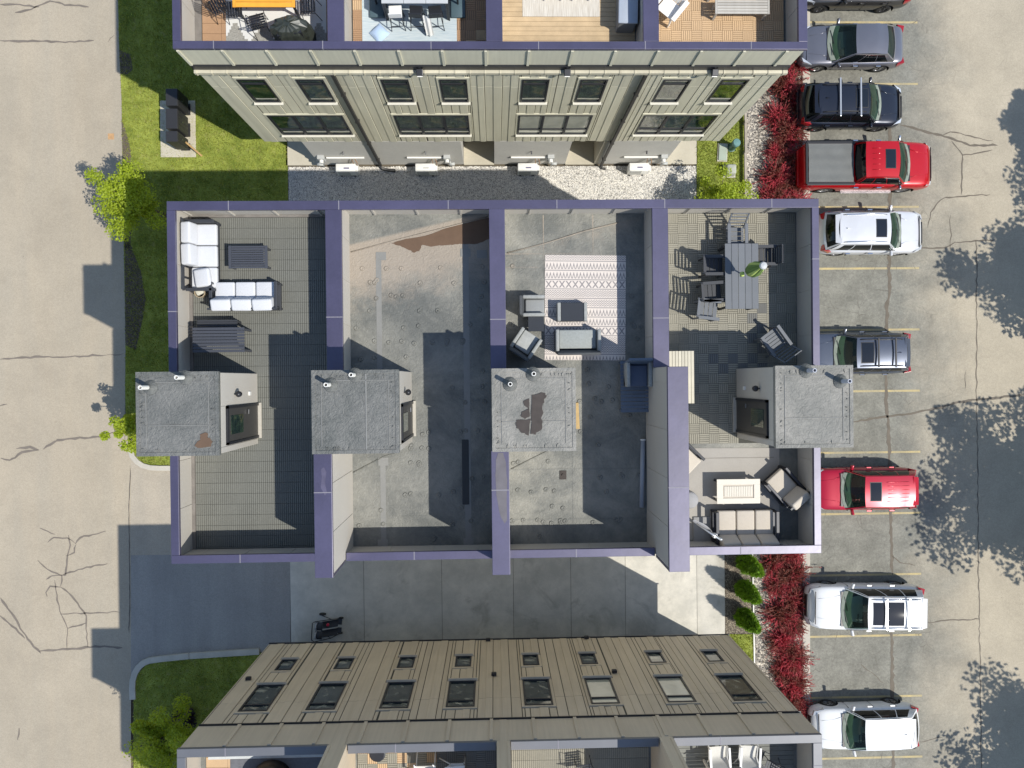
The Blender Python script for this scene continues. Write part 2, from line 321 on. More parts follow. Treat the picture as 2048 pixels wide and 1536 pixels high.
def arc(p): return [W(a,b) for a,b in p]
kerb(arc(((267,1398),(266,1375),(267,1360),(271,1346),(278,1334),(288,1325),(300,1320),(330,1316),(380,1311),(440,1307),(520,1302))),.26)
kx=W(1611,1300).x+.02
kerb([Vector((W(1612,y).x-.02,W(1612,y).y,0)) for y in (-60,40,140,240,340,440,560,690,820,950,1080,1190,1300,1410,1530,1640)],.34,.09,2.4)
# edging between lawn and rock bed
el=thing('edging_rail','low weathered timber rail edging the lawn between the green cylinder and the red hedge','edging')
for a,b in ((225,305),(306,402)):
    p=W(1487,a);q=W(1488,b); part('rail',MB().bar(p+Vector((0,0,.22)),q+Vector((0,0,.22)),.1,.1),M('weathered_timber',(.34,.3,.24),.8,var=.3,sc=4),el)
for yy in (248,307,387):
    p=W(1488,yy); part('post',MB().box(p.x-.06,p.x+.1,p.y-.06,p.y+.06,0,.3),MC['weathered_timber'],el)
ed=thing('edging_strip','thin white edging strip between the mulch bed and river rocks by the three conifers','edging')
for a,b in ((1100,1190),(1190,1275),(1275,1345)):
    p=W(1504+(a-1100)/60,a);q=W(1504+(b-1100)/60,b); part('strip',MB().bar(p+Vector((0,0,.03)),q+Vector((0,0,.03)),.05,.1),M('edging_white',(.7,.68,.62),.6),ed)
# parking lot
pk=[(kx+.12,40),(60,40),(60,-40),(kx+.12,-40)]
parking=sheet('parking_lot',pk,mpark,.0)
myel=road_mat('line_paint',(.48,.385,.19),(.34,.30,.20),crackle=1.,spots=.9)
for i,yy in enumerate((45,168,290,413,536,658,781,905,1023,1146,1270,1391,1514)):
    p=W(1838,yy); yw=15.765-2.74*i
    part('painted_line',MB().quad((kx+.16+(.35 if i in(2,8) else 0),yw-.045,.004),(19.05,yw-.045,.004),(19.05,yw+.045,.004),(kx+.16+(.35 if i in (2,8) else 0),yw+.045,.004)),myel,parking)
def ribbon(pts,wd,mat,parent,z=.006,name='crack_seal',jit=.03):
    P=[W(a,b,0) for a,b in pts]; Q=[]
    for i in range(len(P)-1):
        n_=max(2,int((P[i+1]-P[i]).length/.18))
        for k in range(n_): Q.append(P[i].lerp(P[i+1],k/n_))
    Q.append(P[-1]); mb=MB(); vs=[]
    for i,p in enumerate(Q):
        d=(Q[min(i+1,len(Q)-1)]-Q[max(i-1,0)]); d.normalize(); n_=Vector((-d.y,d.x,0)); ww=wd/2*random.uniform(.55,1.35)*(1 if 0<i<len(Q)-1 else .3); o_=n_*random.uniform(-jit,jit)
        vs+= [(p.x+n_.x*ww+o_.x,p.y+n_.y*ww+o_.y,z),(p.x-n_.x*ww+o_.x,p.y-n_.y*ww+o_.y,z)]
    mb.add(vs,[(2*i,2*i+1,2*i+3,2*i+2) for i in range(len(Q)-1)]); return part(name,mb,mat,parent)
for pts,wd in ((((0,8),(40,9),(78,15)),.1),(((30,25),(62,18),(85,9),(100,1),(118,5),(130,10),(178,13)),.08),(((0,82),(75,83),(140,84),(188,82)),.09),(((216,84),(228,70)),.05),
  (((0,718),(70,714),(150,713),(211,710)),.08),(((211,710),(248,708)),.04),(((2,917),(20,921),(30,915),(45,905),(78,899)),.09),(((32,897),(60,895),(78,899)),.09),(((86,898),(110,884),(115,881),(160,876),(222,873)),.09),(((0,812),(15,809)),.06),
  (((80,1055),(110,1070)),.06),(((95,1085),(108,1076),(135,1075),(152,1088)),.06),(((137,1070),(140,1090),(134,1120),(131,1150),(126,1150)),.07),(((152,1088),(160,1075),(212,1063)),.07),(((152,1088),(148,1104),(132,1112)),.06),(((75,1121),(95,1138),(124,1151)),.06),(((124,1151),(165,1137),(215,1127)),.07),(((93,1160),(103,1153),(124,1150),(122,1173)),.07),(((94,1194),(91,1185),(100,1172),(122,1173)),.07),(((122,1173),(145,1192),(160,1215),(172,1232),(175,1294)),.07),(((110,1160),(114,1200),(120,1222),(136,1257),(134,1298)),.06),(((136,1257),(172,1246)),.06),
  (((0,1196),(28,1234),(55,1278),(82,1307)),.09),(((0,1230),(25,1252),(50,1277)),.08),(((78,1301),(135,1298),(200,1293),(245,1295)),.09),(((38,1456),(36,1480)),.1),(((120,1228),(240,1224)),.05)):
    ribbon(pts,wd,mtar,road)
for pts,wd in ((((261,935),(258,1020),(259,1100),(260,1200),(258,1265)),.03),(((252,700),(250,900)),.02)): ribbon(pts,wd,mdark,road,.01,'pavement_joint',.01)
for pts,wd in ((((1780,250),(1779,400),(1779,500),(1779,590),(1774,605),(1773,700),(1772,800),(1776,840),(1779,920),(1782,1040),(1784,1150)),.14),(((1783,1260),(1785,1400),(1787,1560)),.15),
  (((1953,480),(1953,780),(1955,900),(1957,1160),(1961,1380),(1963,1560)),.045),(((1800,250),(1850,262),(1905,278),(1940,291),(1995,290)),.1),(((1884,270),(1900,263),(1930,270),(1950,275),(1985,282)),.05),(((1903,282),(1925,310),(1950,308),(1985,300)),.05),(((1925,310),(1922,390)),.06),
  (((1890,396),(1980,389)),.06),(((1855,455),(1862,425),(1880,400),(1895,394)),.05),(((1825,497),(1890,495),(1910,485),(1990,480)),.06),(((1707,843),(1780,833),(1860,820),(1930,802),(2048,790)),.1),(((1850,1246),(1900,1240),(1960,1238)),.05),(((1840,1485),(1865,1478),(1885,1475)),.04),(((1783,1110),(1800,1125),(1830,1131)),.04),(((1722,1328),(1767,1366)),.04),(((1900,500),(1902,470),(1900,430)),.03),(((1930,780),(1931,740)),.03),(((1715,1270),(1716,1266)),.03)):
    ribbon(pts,wd,mtar2,parking)
sq=W(222,273); part('utility_mark',MB().box(sq.x-.13,sq.x+.13,sq.y-.13,sq.y+.13,0,.006),M('rust_paint',(.45,.27,.13),.8,var=.3,sc=9),road)
# ---------------------------------------------------------------- building materials
mside=M('siding_panel',(.555,.535,.42),.55,var=.05,sc=.9,rnd=.035,fine=.03,bump=.05,bsc=18)
def sidingmat(name,c):
    m,n,bs=nodes(name); tc=N(n,'ShaderNodeTexCoord').outputs['Object']; g=N(n,'ShaderNodeNewGeometry').outputs['Position']; oi=N(n,'ShaderNodeObjectInfo').outputs['Random']
    mp=N(n,'ShaderNodeMapping'); mp.inputs['Scale'].default_value=(7,7,.35); L(n,g,mp.inputs[0]); st=noise(n,mp.outputs[0],1.4,4,.6); bl=noise(n,g,.7,4,.6)
    v=math_(n,'MULTIPLY',math_(n,'MULTIPLY_ADD',st,.34,.83),math_(n,'MULTIPLY_ADD',bl,.26,.87)); v=math_(n,'MULTIPLY',v,math_(n,'MULTIPLY_ADD',oi,.10,.95)); L(n,mix(n,1.,c,v,'MULTIPLY'),bs.inputs['Base Color']); bs.inputs['Roughness'].default_value=.55; bumpn(n,bs,noise(n,g,14,3),.06,.02); MC[name]=m; return m
mside=sidingmat('siding_panel_pale',(.555,.535,.42)); mside_bounce=sidingmat('siding_panel_bounce_tint',(.58,.49,.37))  # second: same siding for the shaded face, warm bounce light tinted into its colour
mwarm=M('inner_siding',(.47,.445,.40),.6,var=.05,sc=.9,rnd=.03,fine=.03)
mreveal=M('reveal_shadow_gap',(.07,.065,.055),.8)
mcop=M('purple_coping',(.072,.066,.122),.40,.25,var=.22,sc=1.1,rnd=.10,fine=.10,bump=.35,bsc=1.3,coat=.8)
mcop.node_tree.nodes['Principled BSDF'].inputs['Coat Roughness'].default_value=.40
mcopg=M('slate_coping',(.135,.14,.155),.45,.1,var=.1,sc=1.6,rnd=.05,fine=.03,bump=.1,bsc=2.2)
mjoint=M('sealant_joint',(.22,.21,.24),.6)
mdkm=M('dark_metal',(.028,.029,.034),.4,.3,var=.1); mdoor=M('door_graphite',(.06,.058,.055),.5,.2,var=.08)
mconc=M('foundation_concrete',(.50,.49,.46),.8,var=.08,sc=1.1,bump=.1); mporch=M('porch_concrete',(.47,.43,.34),.85,var=.12,sc=1.2)
mledge=M('cream_gutter',(.52,.485,.37),.55,var=.22,sc=2.5,rnd=.12); mwhite=M('white_enamel',(.75,.74,.70),.45,var=.05); mbase=M('wall_base_flashing',(.17,.155,.14),.7,var=.3,sc=4)
mdownp=M('downspout',(.05,.048,.045),.5,.3)
def pane_mat(name,kind):
    m,n,bs=nodes(name); tc=N(n,'ShaderNodeTexCoord').outputs['Object']; oi=N(n,'ShaderNodeObjectInfo').outputs['Random']
    ad=N(n,'ShaderNodeVectorMath',operation='ADD'); L(n,tc,ad.inputs[0]); L(n,oi,ad.inputs[1])
    if kind=='sky': c=ramp(n,noise(n,ad.outputs[0],1.3,3,.5,1.5),[(.38,(.012,.022,.02)),(.52,(.05,.06,.05)),(.60,(.22,.23,.19)),(.70,(.30,.30,.25))])  # pale cloud reflections painted into the pane colour
    elif kind=='curtain': c=ramp(n,noise(n,ad.outputs[0],1.2,2),[(.3,(.35,.36,.30)),(.7,(.5,.5,.42))])
    else: c=ramp(n,noise(n,ad.outputs[0],2.2,3,.5,1.2),[(.40,(.008,.02,.014)),(.52,(.03,.055,.03)),(.62,(.10,.09,.04)),(.72,(.02,.03,.02))])
    L(n,c,bs.inputs['Base Color']); bs.inputs['Roughness'].default_value=.05; bs.inputs['IOR'].default_value=1.9; bs.inputs['Coat Weight'].default_value=.6; bs.inputs['Coat Roughness'].default_value=.02
    bumpn(n,bs,noise(n,ad.outputs[0],1.4,1),.35,.05); return m
mpane=pane_mat('window_pane','in'); mpanec=pane_mat('window_pane_curtain','curtain'); mpanes=pane_mat('window_pane_cloud_reflection','sky')
def membrane_mat(name,base,dry,stain=None,clip=None,sc=1,soft=.5):
    m,n,bs=nodes(name); tc=N(n,'ShaderNodeTexCoord').outputs['Object']
    c=mix(n,ramp(n,noise(n,tc,.7*sc,6,.68,.4),[(.38,0.),(.62,1.)]),base,dry); c=mix(n,1.,c,math_(n,'MULTIPLY_ADD',noise(n,tc,9,5,.7),.5,.75),'MULTIPLY')
    if clip:   # pale sediment left by ponding: a shape of its own on the roof
        s=N(n,'ShaderNodeSeparateXYZ'); L(n,tc,s.inputs[0]); a,b,cc,col=clip
        d=math_(n,'MULTIPLY_ADD',s.outputs[0],a,b); dd=math_(n,'SUBTRACT',s.outputs[1],d)     # distance below a slanted cricket edge
        up=ramp(n,math_(n,'MULTIPLY_ADD',dd,-12.,.5),[(0,0.),(1,1.)]); lo=ramp(n,math_(n,'ADD',math_(n,'MULTIPLY_ADD',dd,.9,cc),math_(n,'MULTIPLY_ADD',noise(n,tc,1.6,6,.75),2.2,-1.1)),[(0,0.),(1,1.)])
        c=mix(n,math_(n,'MULTIPLY',math_(n,'MULTIPLY',up,lo),.85),c,col)
    L(n,c,bs.inputs['Base Color']); bs.inputs['Roughness'].default_value=.62
    wv=noise(n,tc,5,4,.6,2.5); w2=noise(n,tc,14,3,.5,1.5); bumpn(n,bs,math_(n,'MULTIPLY_ADD',w2,.4,wv),soft,.045); return m
mmem=membrane_mat('roof_membrane',(.115,.12,.112),(.215,.213,.19),clip=(.232,5.03,1.9,(.33,.28,.225)))
mmem3=membrane_mat('roof_membrane_worn',(.125,.13,.12),(.245,.24,.21),clip=(.30,3.55,.25,(.30,.26,.21)))
mcap=membrane_mat('penthouse_membrane',(.105,.11,.104),(.165,.165,.155),sc=1.4,soft=.9); mcap2=membrane_mat('penthouse_membrane_pale',(.16,.16,.145),(.255,.245,.22),sc=1.1,soft=.7)
mtape=M('seam_tape',(.21,.21,.20),.6,var=.12,bump=.2,bsc=12)
mclay=M('dried_mud',(.125,.078,.05),.85,var=.18,sc=3); mtarp=M('dark_residue',(.055,.045,.04),.85,var=.3,sc=5)
mtile=M('deck_tile_grey',(.155,.157,.138),.75,var=.10,sc=1.2,rnd=.035,fine=.12); mtgap=M('deck_underlay',(.05,.05,.042),.9)
mtileL=M('deck_tile_pale',(.27,.255,.205),.75,var=.12,sc=1.5,rnd=.09,fine=.12); mtileD=M('deck_tile_dark',(.15,.15,.14),.75,var=.1,rnd=.06)
mtileB=M('deck_tile_brown',(.36,.22,.125),.7,var=.12,rnd=.06,fine=.1); mtileT=M('deck_tile_tan',(.52,.36,.21),.7,var=.1,rnd=.06,fine=.1)
mplank=M('cedar_plank',(.50,.37,.22),.7,var=.22,sc=3,rnd=.12,fine=.15)
ZD=10.15
def wrect(mb,x0,x1,y0,y1,z0,z1): return mb.box(x0,x1,y0,y1,z0,z1)
def siding(root,Y,sgn,spans,per=.585,x0=-9.0,x1=9.15,ph=-4.32,name='siding_panel',mat=None):
    """board-and-batten panels on a wall at plane Y facing sgn; spans(xa,xb)->list of (z0,z1)"""
    mat=mat or mside; k=math.floor((x0-ph)/per); cache={}
    while ph+k*per<x1-.02:
        a=max(ph+k*per,x0); b=min(ph+(k+1)*per,x1); k+=1
        for (ca,cb,z0,z1) in spans(a,b):
            if cb-ca<.05: continue
            key=(round(cb-ca,3),round(z1-z0,3))
            if key not in cache:
                wd=cb-ca; h=z1-z0; mb=MB(); m_=min(wd*.5,.29); g=.014
                pr=[(g,0),(m_,0),(m_+.010,.02),(wd-.020,.02),(wd-.008,0)] if wd>.35 else [(g,0),(wd-g,0)]
                pr=[(p,q+.012) for p,q in pr]; n=len(pr)
                vs=[(p,sgn*q,0) for p,q in pr]+[(pr[-1][0],0,0),(pr[0][0],0,0)]; n=len(vs); vs+= [(v[0],v[1],h-.014) for v in vs]
                mb.add(vs,[tuple(range(n)),tuple(range(n,2*n))]+[(i,(i+1)%n,n+(i+1)%n,n+i) for i in range(n)]); cache[key]=mb.mesh(name,mat)
            ob(name,cache[key],root,(ca,Y,z0+.007))
def cutspans(holes,z0,z1,splits):
    def f(a,b):
        cuts=sorted({a,b}|{h[0] for h in holes if a<h[0]<b}|{h[1] for h in holes if a<h[1]<b}); out=[]
        zs=[z0]+[s for s in splits if z0<s<z1]+[z1]
        for i in range(len(cuts)-1):
            m_=(cuts[i]+cuts[i+1])/2; blk=sorted([(h[2],h[3]) for h in holes if h[0]<m_<h[1]])
            segs=[]; c=z0
            for p,q in blk:
                if p>c: segs.append((c,p))
                c=max(c,q)
            if c<z1: segs.append((c,z1))
            for s0,s1 in segs:
                cc=[s0]+[z for z in zs[1:-1] if s0+.3<z<s1-.3]+[s1]
                for j in range(len(cc)-1): out.append((cuts[i],cuts[i+1],cc[j],cc[j+1]))
        return out
    return f
wmesh={}
def window(root,x,z,wd,h,Y,sgn,panes=1,bar=None,lo=None,curt=False,sill=True):
    tm=mside if sgn<0 else mside_bounce
    key=(round(wd,2),round(h,2),sgn,panes,bar,lo)
    o=Matrix.Translation((0,0,0)); t=.055
    if key not in wmesh:
        mb=MB(); y0,y1=(-.03,.02) if sgn<0 else (-.02,.03)
        mb.box(0,wd,y0,y1,0,t).box(0,wd,y0,y1,h-t,h).box(0,t,y0,y1,t,h-t).box(wd-t,wd,y0,y1,t,h-t)
        for i in range(1,panes): xx=wd*i/panes; mb.box(xx-.045,xx+.045,y0,y1,t,h-t)
        if bar: mb.box(t,wd-t,y0+.004,y1-.004,bar-.03,bar+.03)
        if lo: mb.box(t,wd-t,y0+.004,y1-.004,lo-.025,lo+.025)
        tr=MB(); q=.09; ya,yb=(-.042,.0) if sgn<0 else (0.,.042)
        tr.box(-q,0,ya,yb,-.02,h).box(wd,wd+q,ya,yb,-.02,h).box(-q,wd+q,ya*1.05,yb*1.05,h+.0,h+q)
        si=MB(); sa,sb=(-.07,.02) if sgn<0 else (-.02,.07); si.box(-q*.6,wd+q*.6,sa,sb,-.06,-.02)
        wmesh[key]=(mb.mesh('window',mdkm),tr.mesh('window_trim',tm),si.mesh('sill',(M('sill_white',(.62,.60,.52),.5) if sgn<0 else mside_bounce)))
    m1,m2,m3=wmesh[key]; f=ob('window',m1,root,(x,Y+sgn*.034,z))
    ob('window_trim',m2,root,(x,Y,z)); 
    if sill: ob('sill',m3,f,(0,sgn*.03,0))
    for i in range(panes):
        a=wd*i/panes+(t if i==0 else .045); b=wd*(i+1)/panes-(t if i==panes-1 else .045); zs=[t]+([lo-.025,lo+.025] if lo else [])+([bar-.03,bar+.03] if bar else [])+[h-t]
        for j in range(0,len(zs),2):
            k2=('p',round(b-a,3),round(zs[j+1]-zs[j],3),curt,sgn)
            if k2 not in wmesh: wmesh[k2]=MB().box(0,b-a,-.006,.006,0,zs[j+1]-zs[j]).mesh('pane',mpanec if curt else mpane if sgn<0 else mpanes)
            ob('pane',wmesh[k2],f,(a,-sgn*.02,zs[j]))
def coping(root,x0,x1,y0,y1,z,mat,along,step=3.05,name='coping',ph=0,lift=.0):
    """metal cap pieces with standing joints; top at z"""
    a,b=(x0,x1) if along=='x' else (y0,y1); c=a; first=ph or step
    while c<b-.01:
        e=min(c+first,b); first=step
        if b-e<.4: e=b
        mb=MB(); q=.0
        if along=='x': mb.box(c+.003,e-.003,y0,y1,z-.11,z+lift)
        else: mb.box(x0,x1,c+.003,e-.003,z-.11,z+lift)
        o=part(name,mb,mat,root,bevel=.008)
        if e<b-.01:
            jb=MB()
            if along=='x': jb.box(e-.012,e+.012,y0-.002,y1+.002,z-.08,z+lift+.006)
            else: jb.box(x0-.002,x1+.002,e-.012,e+.012,z-.08,z+lift+.006)
            ob('coping_joint',jb.mesh('coping_joint',mjoint),o)
        c=e
def facepanels(root,plane,fixed,sgn,a0,a1,z0,z1,seams,mat,batten=0,name='wall_panel'):
    """flat cladding panels on an inner wall face; plane 'x' means x=fixed, running along y"""
    ss=[a0]+[s for s in sorted(seams) if a0+.05<s<a1-.05]+[a1]
    for i in range(len(ss)-1):
        u0,u1=ss[i]+.009,ss[i+1]-.009; lo,hi=sorted((fixed,fixed+sgn*.014)); mb=MB()
        if plane=='x': mb.box(lo,hi,u0,u1,z0,z1)
        else: mb.box(u0,u1,lo,hi,z0,z1)
        o=part(name,mb,mat,root)
        if batten and i:
            lo,hi=sorted((fixed,fixed+sgn*.055)); b_=MB(); s=ss[i]
            b_.box(s-batten/2,s+batten/2,lo,hi,z0,z1); part('batten',b_,mat,root)
def building(label,group,N_,S_,H,zd,cop):
    return thing('row_house_block',label,'building',(0,0,0),0,group)
XL,XR=-9.04,9.26
# ================================================================ middle block
B=building('middle flat-roofed row-house block with purple metal parapet caps and four roof decks','flat-roofed row-house blocks',5.05,-5.03,11.38,ZD,mcop)
core=MB().box(XL+.06,XR-.1,-4.95,4.97,3.0,ZD-.06).box(XL+1.0,XR-1,-3.7,4.97,-.05,3.0); part('wall',core,mside,B)
H=11.38
# perimeter parapet walls
part('parapet_wall',MB().box(XL+.03,-8.945,-5.0,5.02,ZD-.05,H-.11),mwarm,B); part('parapet_wall',MB().box(9.125,XR-.03,-5.0,5.02,ZD-.05,H-.11),mwarm,B)
part('parapet_wall',MB().box(-8.945,9.125,4.945,5.02,ZD-.05,H-.11),mwarm,B); part('parapet_wall',MB().box(-8.945,9.125,-5.0,-4.915,ZD-.05,H-.11),mwarm,B)
divs=((-4.66,-4.22),(-.10,.34),(4.50,4.95))
for a,b in divs: part('dividing_wall',MB().box(a+.03,b-.03,.30,4.94,ZD-.05,H-.11),mwarm,B)
# fins on the southern half
FH=13.0; fins=((-4.66,-4.20,-1.83),(-.10,.36,-1.83),(4.50,5.04,.30))
for a,b,n in fins:
    part('fin_wall',MB().box(a+.035,b-.035,-5.0,n,ZD-.05,FH-.11),mwarm,B)
    for pl,fx,sg in (('x',a+.035,-1),('x',b-.035,1)): facepanels(B,pl,fx,sg,-4.99,n-.01,ZD+.1,FH-.12,[-3.9,-2.63,-1.36,-.1],mwarm)
    coping(B,a,b,-5.05,n,FH,mcop,'y',3.0,ph=2.2)
    part('fin_end_cap',MB().box(a+.02,b-.02,-5.06,-5.0,H+.0,FH-.11),mcop,B)
# copings
coping(B,XL,XR,4.80,5.05,H,mcop,'x',3.05,ph=1.7); 
for a,b in ((XL,fins[0][0]),(fins[0][1],fins[1][0]),(fins[1][1],fins[2][0]),(fins[2][1],XR)): coping(B,a,b,-5.03,-4.80,H,mcop,'x',3.05,ph=1.9)
coping(B,XL,-8.81,.29,4.80,H,mcop,'y',3.05,ph=1.7); coping(B,XL,-8.81,-4.80,-1.84,H,mcop,'y',3.05)
coping(B,9.06,XR,.29,4.80,H,mcop,'y',3.05); coping(B,9.06,XR,-4.80,-1.84,H,mcop,'y',3.05)
coping(B,-4.67,-4.22,.30,4.80,H,mcop,'y',3.1,ph=1.5); coping(B,-.10,.34,.30,4.80,H,mcop,'y',3.1,ph=1.4); coping(B,4.50,4.95,.30,4.80,H,mcop,'y',3.1,ph=1.4)
# inner faces
units=((-8.945,-4.63),(-4.25,-.07),(.31,4.53),(4.92,9.125))
sm=[-8.84,-7.58,-6.3,-5.03,-3.46,-2.2,-.93,1.1,2.34,3.57,5.76,6.96,8.14]
for i,(a,b) in enumerate(units):
    facepanels(B,'y',4.945,-1,a,b,ZD+.1,H-.12,sm,mwarm,batten=.05); facepanels(B,'y',-4.915,1,a if i==0 else fins[i-1][1]-.03,b,ZD+.1,H-.12,[s+.4 for s in sm],mwarm)
    facepanels(B,'x',a,1,.30,4.94,ZD+.1,H-.12,[1.63,2.9,3.36 if i==0 else 4.1],mwarm)
    facepanels(B,'x',b,-1,.30,4.94,ZD+.1,H-.12,[1.2,2.5,3.8],mwarm)
facepanels(B,'x',-8.945,1,-4.9,-1.9,ZD+.1,H-.12,[-2.2,-3.56],mwarm); facepanels(B,'x',9.125,-1,-4.9,-1.9,ZD+.1,H-.12,[-2.4,-3.7],mwarm)
for a,b,y0,y1 in ((-8.945,-8.84,-4.9,4.9),(-8.84,-4.63,4.86,4.93)): part('base_flashing',MB().box(a,b,y0,y1,ZD-.02,ZD+.09),mbase,B)
# penthouses
pents=((XL,-6.97,1,True),(-4.64,-2.43,1,True),(-.07,2.08,1,False),(7.24,9.27,-1,True)); PZ=13.22; PN,PS=.29,-1.84
for i,(a,b,sg,dr_) in enumerate(pents):
    part('penthouse_wall',MB().box(a+.03,b-.03,PS+.03,PN-.03,ZD-.05,PZ-.16),mwarm if 1 else mside,B)
    mc_=mcap if i<2 else mcap2; rf=part('penthouse_roof',MB().box(a,b,PS,PN,PZ-.16,PZ-.02),mc_,B,bevel=.02)
    rim=MB(); t=.09
    for q in ((a,b,PS,PS+t),(a,b,PN-t,PN),(a,a+t,PS+t,PN-t),(b-t,b,PS+t,PN-t)): rim.box(*q,PZ-.02,PZ-.005)
    ob('roof_rim',rim.mesh('roof_rim',mc_),rf)
    sm_=MB()
    for q in ((a+.24,b-.22,PN-.27,PN-.255),(a+.24,a+.255,PS+.2,PN-.27),(b-.27,b-.255,PS+.2,PN-.27),(a+.24,b-.22,(PS+PN)/2-.3,(PS+PN)/2-.285) if i!=1 else (b-.85,b-.82,PS+.1,PN-.1)): sm_.box(*q,PZ-.02,PZ-.006)
    ob('membrane_seam',sm_.mesh('membrane_seam',mtape),rf)
    # wrinkles round the rim
    wr=MB(); R_=random.Random(i+3)
    for k in range(30):
        e=R_.choice('NSEW'); u=R_.random(); l=R_.uniform(.05,.16)
        x,y={'N':(a+u*(b-a),PN-.16),'S':(a+u*(b-a),PS+.15),'E':(b-.16,PS+u*(PN-PS)),'W':(a+.16,PS+u*(PN-PS))}[e]
        an=(math.pi/2 if e in 'NS' else 0)+R_.uniform(-.5,.5); dx,dy=math.cos(an)*l/2,math.sin(an)*l/2
        wr.tube([(x-dx,y-dy,PZ-.025),(x,y,PZ-.005),(x+dx,y+dy,PZ-.025)],[.004,.018,.004],5)
    ob('membrane_wrinkles',wr.mesh('membrane_wrinkles',mc_,True),rf,kind='stuff')
    # face with the door
    if dr_:
        fx=b-.03 if sg>0 else a+.03; F=lambda y0,y1,z0,z1,d0,d1:MB().box(*sorted((fx+sg*d0,fx+sg*d1)),y0,y1,z0,z1)
        for y0,y1,z0,z1 in ((-.60,PN-.04,ZD+.1,PZ-.2),(-1.8,-1.66,ZD+.1,PZ-.2),(-1.65,-.61,12.74,PZ-.2)): part('wall_panel',F(y0,y1,z0,z1,0,.014),mwarm,B)
        d=part('door',F(-1.56,-.68,ZD+.12,12.6,0,.035),mdoor,B)
        fr=MB()
        for q in ((-1.63,-1.56,ZD+.1,12.68),(-.68,-.61,ZD+.1,12.68),(-1.63,-.61,12.6,12.68)): x_=sorted((fx,fx+sg*.06)); fr.box(x_[0],x_[1],q[0],q[1],q[2],q[3])
        ob('door_frame',fr.mesh('door_frame',mdkm),d)
        ob('pane',F(-1.37,-.87,11.5,12.42,.036,.046).mesh('pane',mpane),d)
        ob('handle',MB().bar((fx+sg*.09,-.76,11.2),(fx+sg*.09,-.88,11.2),.025).mesh('handle',M('steel',(.5,.5,.5),.3,.9)),d)
        ob('threshold',F(-1.64,-.6,ZD-.0,ZD+.09,0,.12).mesh('threshold',mkerb),d)
        lp=part('wall_lamp',MB().lathe([(.02,0),(.075,.02),(.085,.10),(.03,.17)],12,Matrix.Translation((fx+sg*.13,-.31,12.0))),mdkm,B,smooth=True)
        ob('bracket',MB().bar((fx,-.31,12.1),(fx+sg*.12,-.31,12.12),.03).mesh('bracket',mdkm),lp)
        part('switch_box',F(-.37,-.26,10.86,10.98,.014,.05),mwhite,B)
for i,p in enumerate(((-8.68,-.10),(-7.80,.14),(-4.16,-.08),(-3.54,.16),(.395,-.11),(.985,.14),(8.04,.155),(8.93,-.125))):
    r=thing('vent_pipe',['white plumbing vent at the outer corner of the far-left stair penthouse','white plumbing vent on the north rim of the far-left stair penthouse','white plumbing vent nearer the corner of the second stair penthouse','white plumbing vent on the north rim of the second stair penthouse','ring-topped vent at the corner of the penthouse roof with dark residue','ring-topped vent on the north rim of the penthouse roof with dark residue','pale grey vent on the north rim of the stair penthouse beside the cars','pale grey vent nearest the parked cars on the right-hand penthouse roof'][i],'vent pipe',(p[0],p[1],PZ-.02),0,'plumbing vents on the stair penthouse roofs')
    part('pipe',MB().lathe([(.055,0),(.055,.52),(.038,.52),(.038,.2)],14),mwhite if i<6 else M('grey_pvc',(.42,.44,.5),.5),r,smooth=False)
    part('collar',MB().lathe([(.19,0),(.18,.015),(.10,.05),(.062,.14),(.062,.16)],18),mcap,r,smooth=True)
# dried mud and residue patches
def blob(pts,z,name,mat,parent,jit=.02,sub=5):
    Q=[]; P=[Vector(p) for p in pts]
    for i in range(len(P)):
        a,b=P[i],P[(i+1)%len(P)]
        for k in range(sub): q=a.lerp(b,k/sub); Q.append((q.x+random.uniform(-jit,jit),q.y+random.uniform(-jit,jit)))
    return part(name,MB().prism(Q,z,z+.003),mat,parent)
def roofpx(pts,z): return [W(a,b,z) for a,b in pts]
blob(roofpx([(783,487),(800,481),(850,472),(918,448),(978,436),(978,478),(955,488),(920,488),(900,490),(880,491),(860,493),(845,489),(838,502),(828,505),(818,500),(800,492)],ZD+.008),ZD+.008,'dried_mud',mclay,B,.012,4)
blob(roofpx([(400,868),(414,865),(416,874),(425,884),(422,892),(395,895),(388,893),(400,880)],PZ),PZ-.005,'dried_mud',mclay,B,.02,3)
blob(roofpx([(1063,788),(1092,786),(1094,796),(1086,806),(1084,835),(1082,858),(1070,868),(1063,866)],PZ),PZ-.005,'dark_residue',mtarp,B,.03,4)
blob(roofpx([(1046,802),(1058,796),(1058,818),(1050,812)],PZ),PZ-.005,'dark_residue',mtarp,B,.015,3); blob(roofpx([(1044,824),(1058,818),(1061,832),(1050,837),(1042,832)],PZ),PZ-.005,'dark_residue',mtarp,B,.015,3)
blob(roofpx([(1035,840),(1061,838),(1058,870),(1044,866),(1033,856),(1031,848)],PZ),PZ-.005,'dark_residue',mtarp,B,.02,3)
mst_=M('weathered_metal_stain',(.135,.125,.135),.42,.2,var=.25,sc=3)
blob(roofpx([(996,906),(1006,906),(1012,925),(1014,960),(1013,1000),(1014,1040),(1009,1047),(1000,1030),(993,990),(991,950),(992,920)],FH),FH+.001,'weather_stain',mst_,B,.006,3)
blob(roofpx([(642,938),(648,934),(653,945),(650,965),(654,985),(650,992),(641,975),(643,955)],FH),FH+.001,'weather_stain',M('pale_metal_stain',(.10,.092,.145),.5,.2,var=.3,sc=3),B,.006,3)
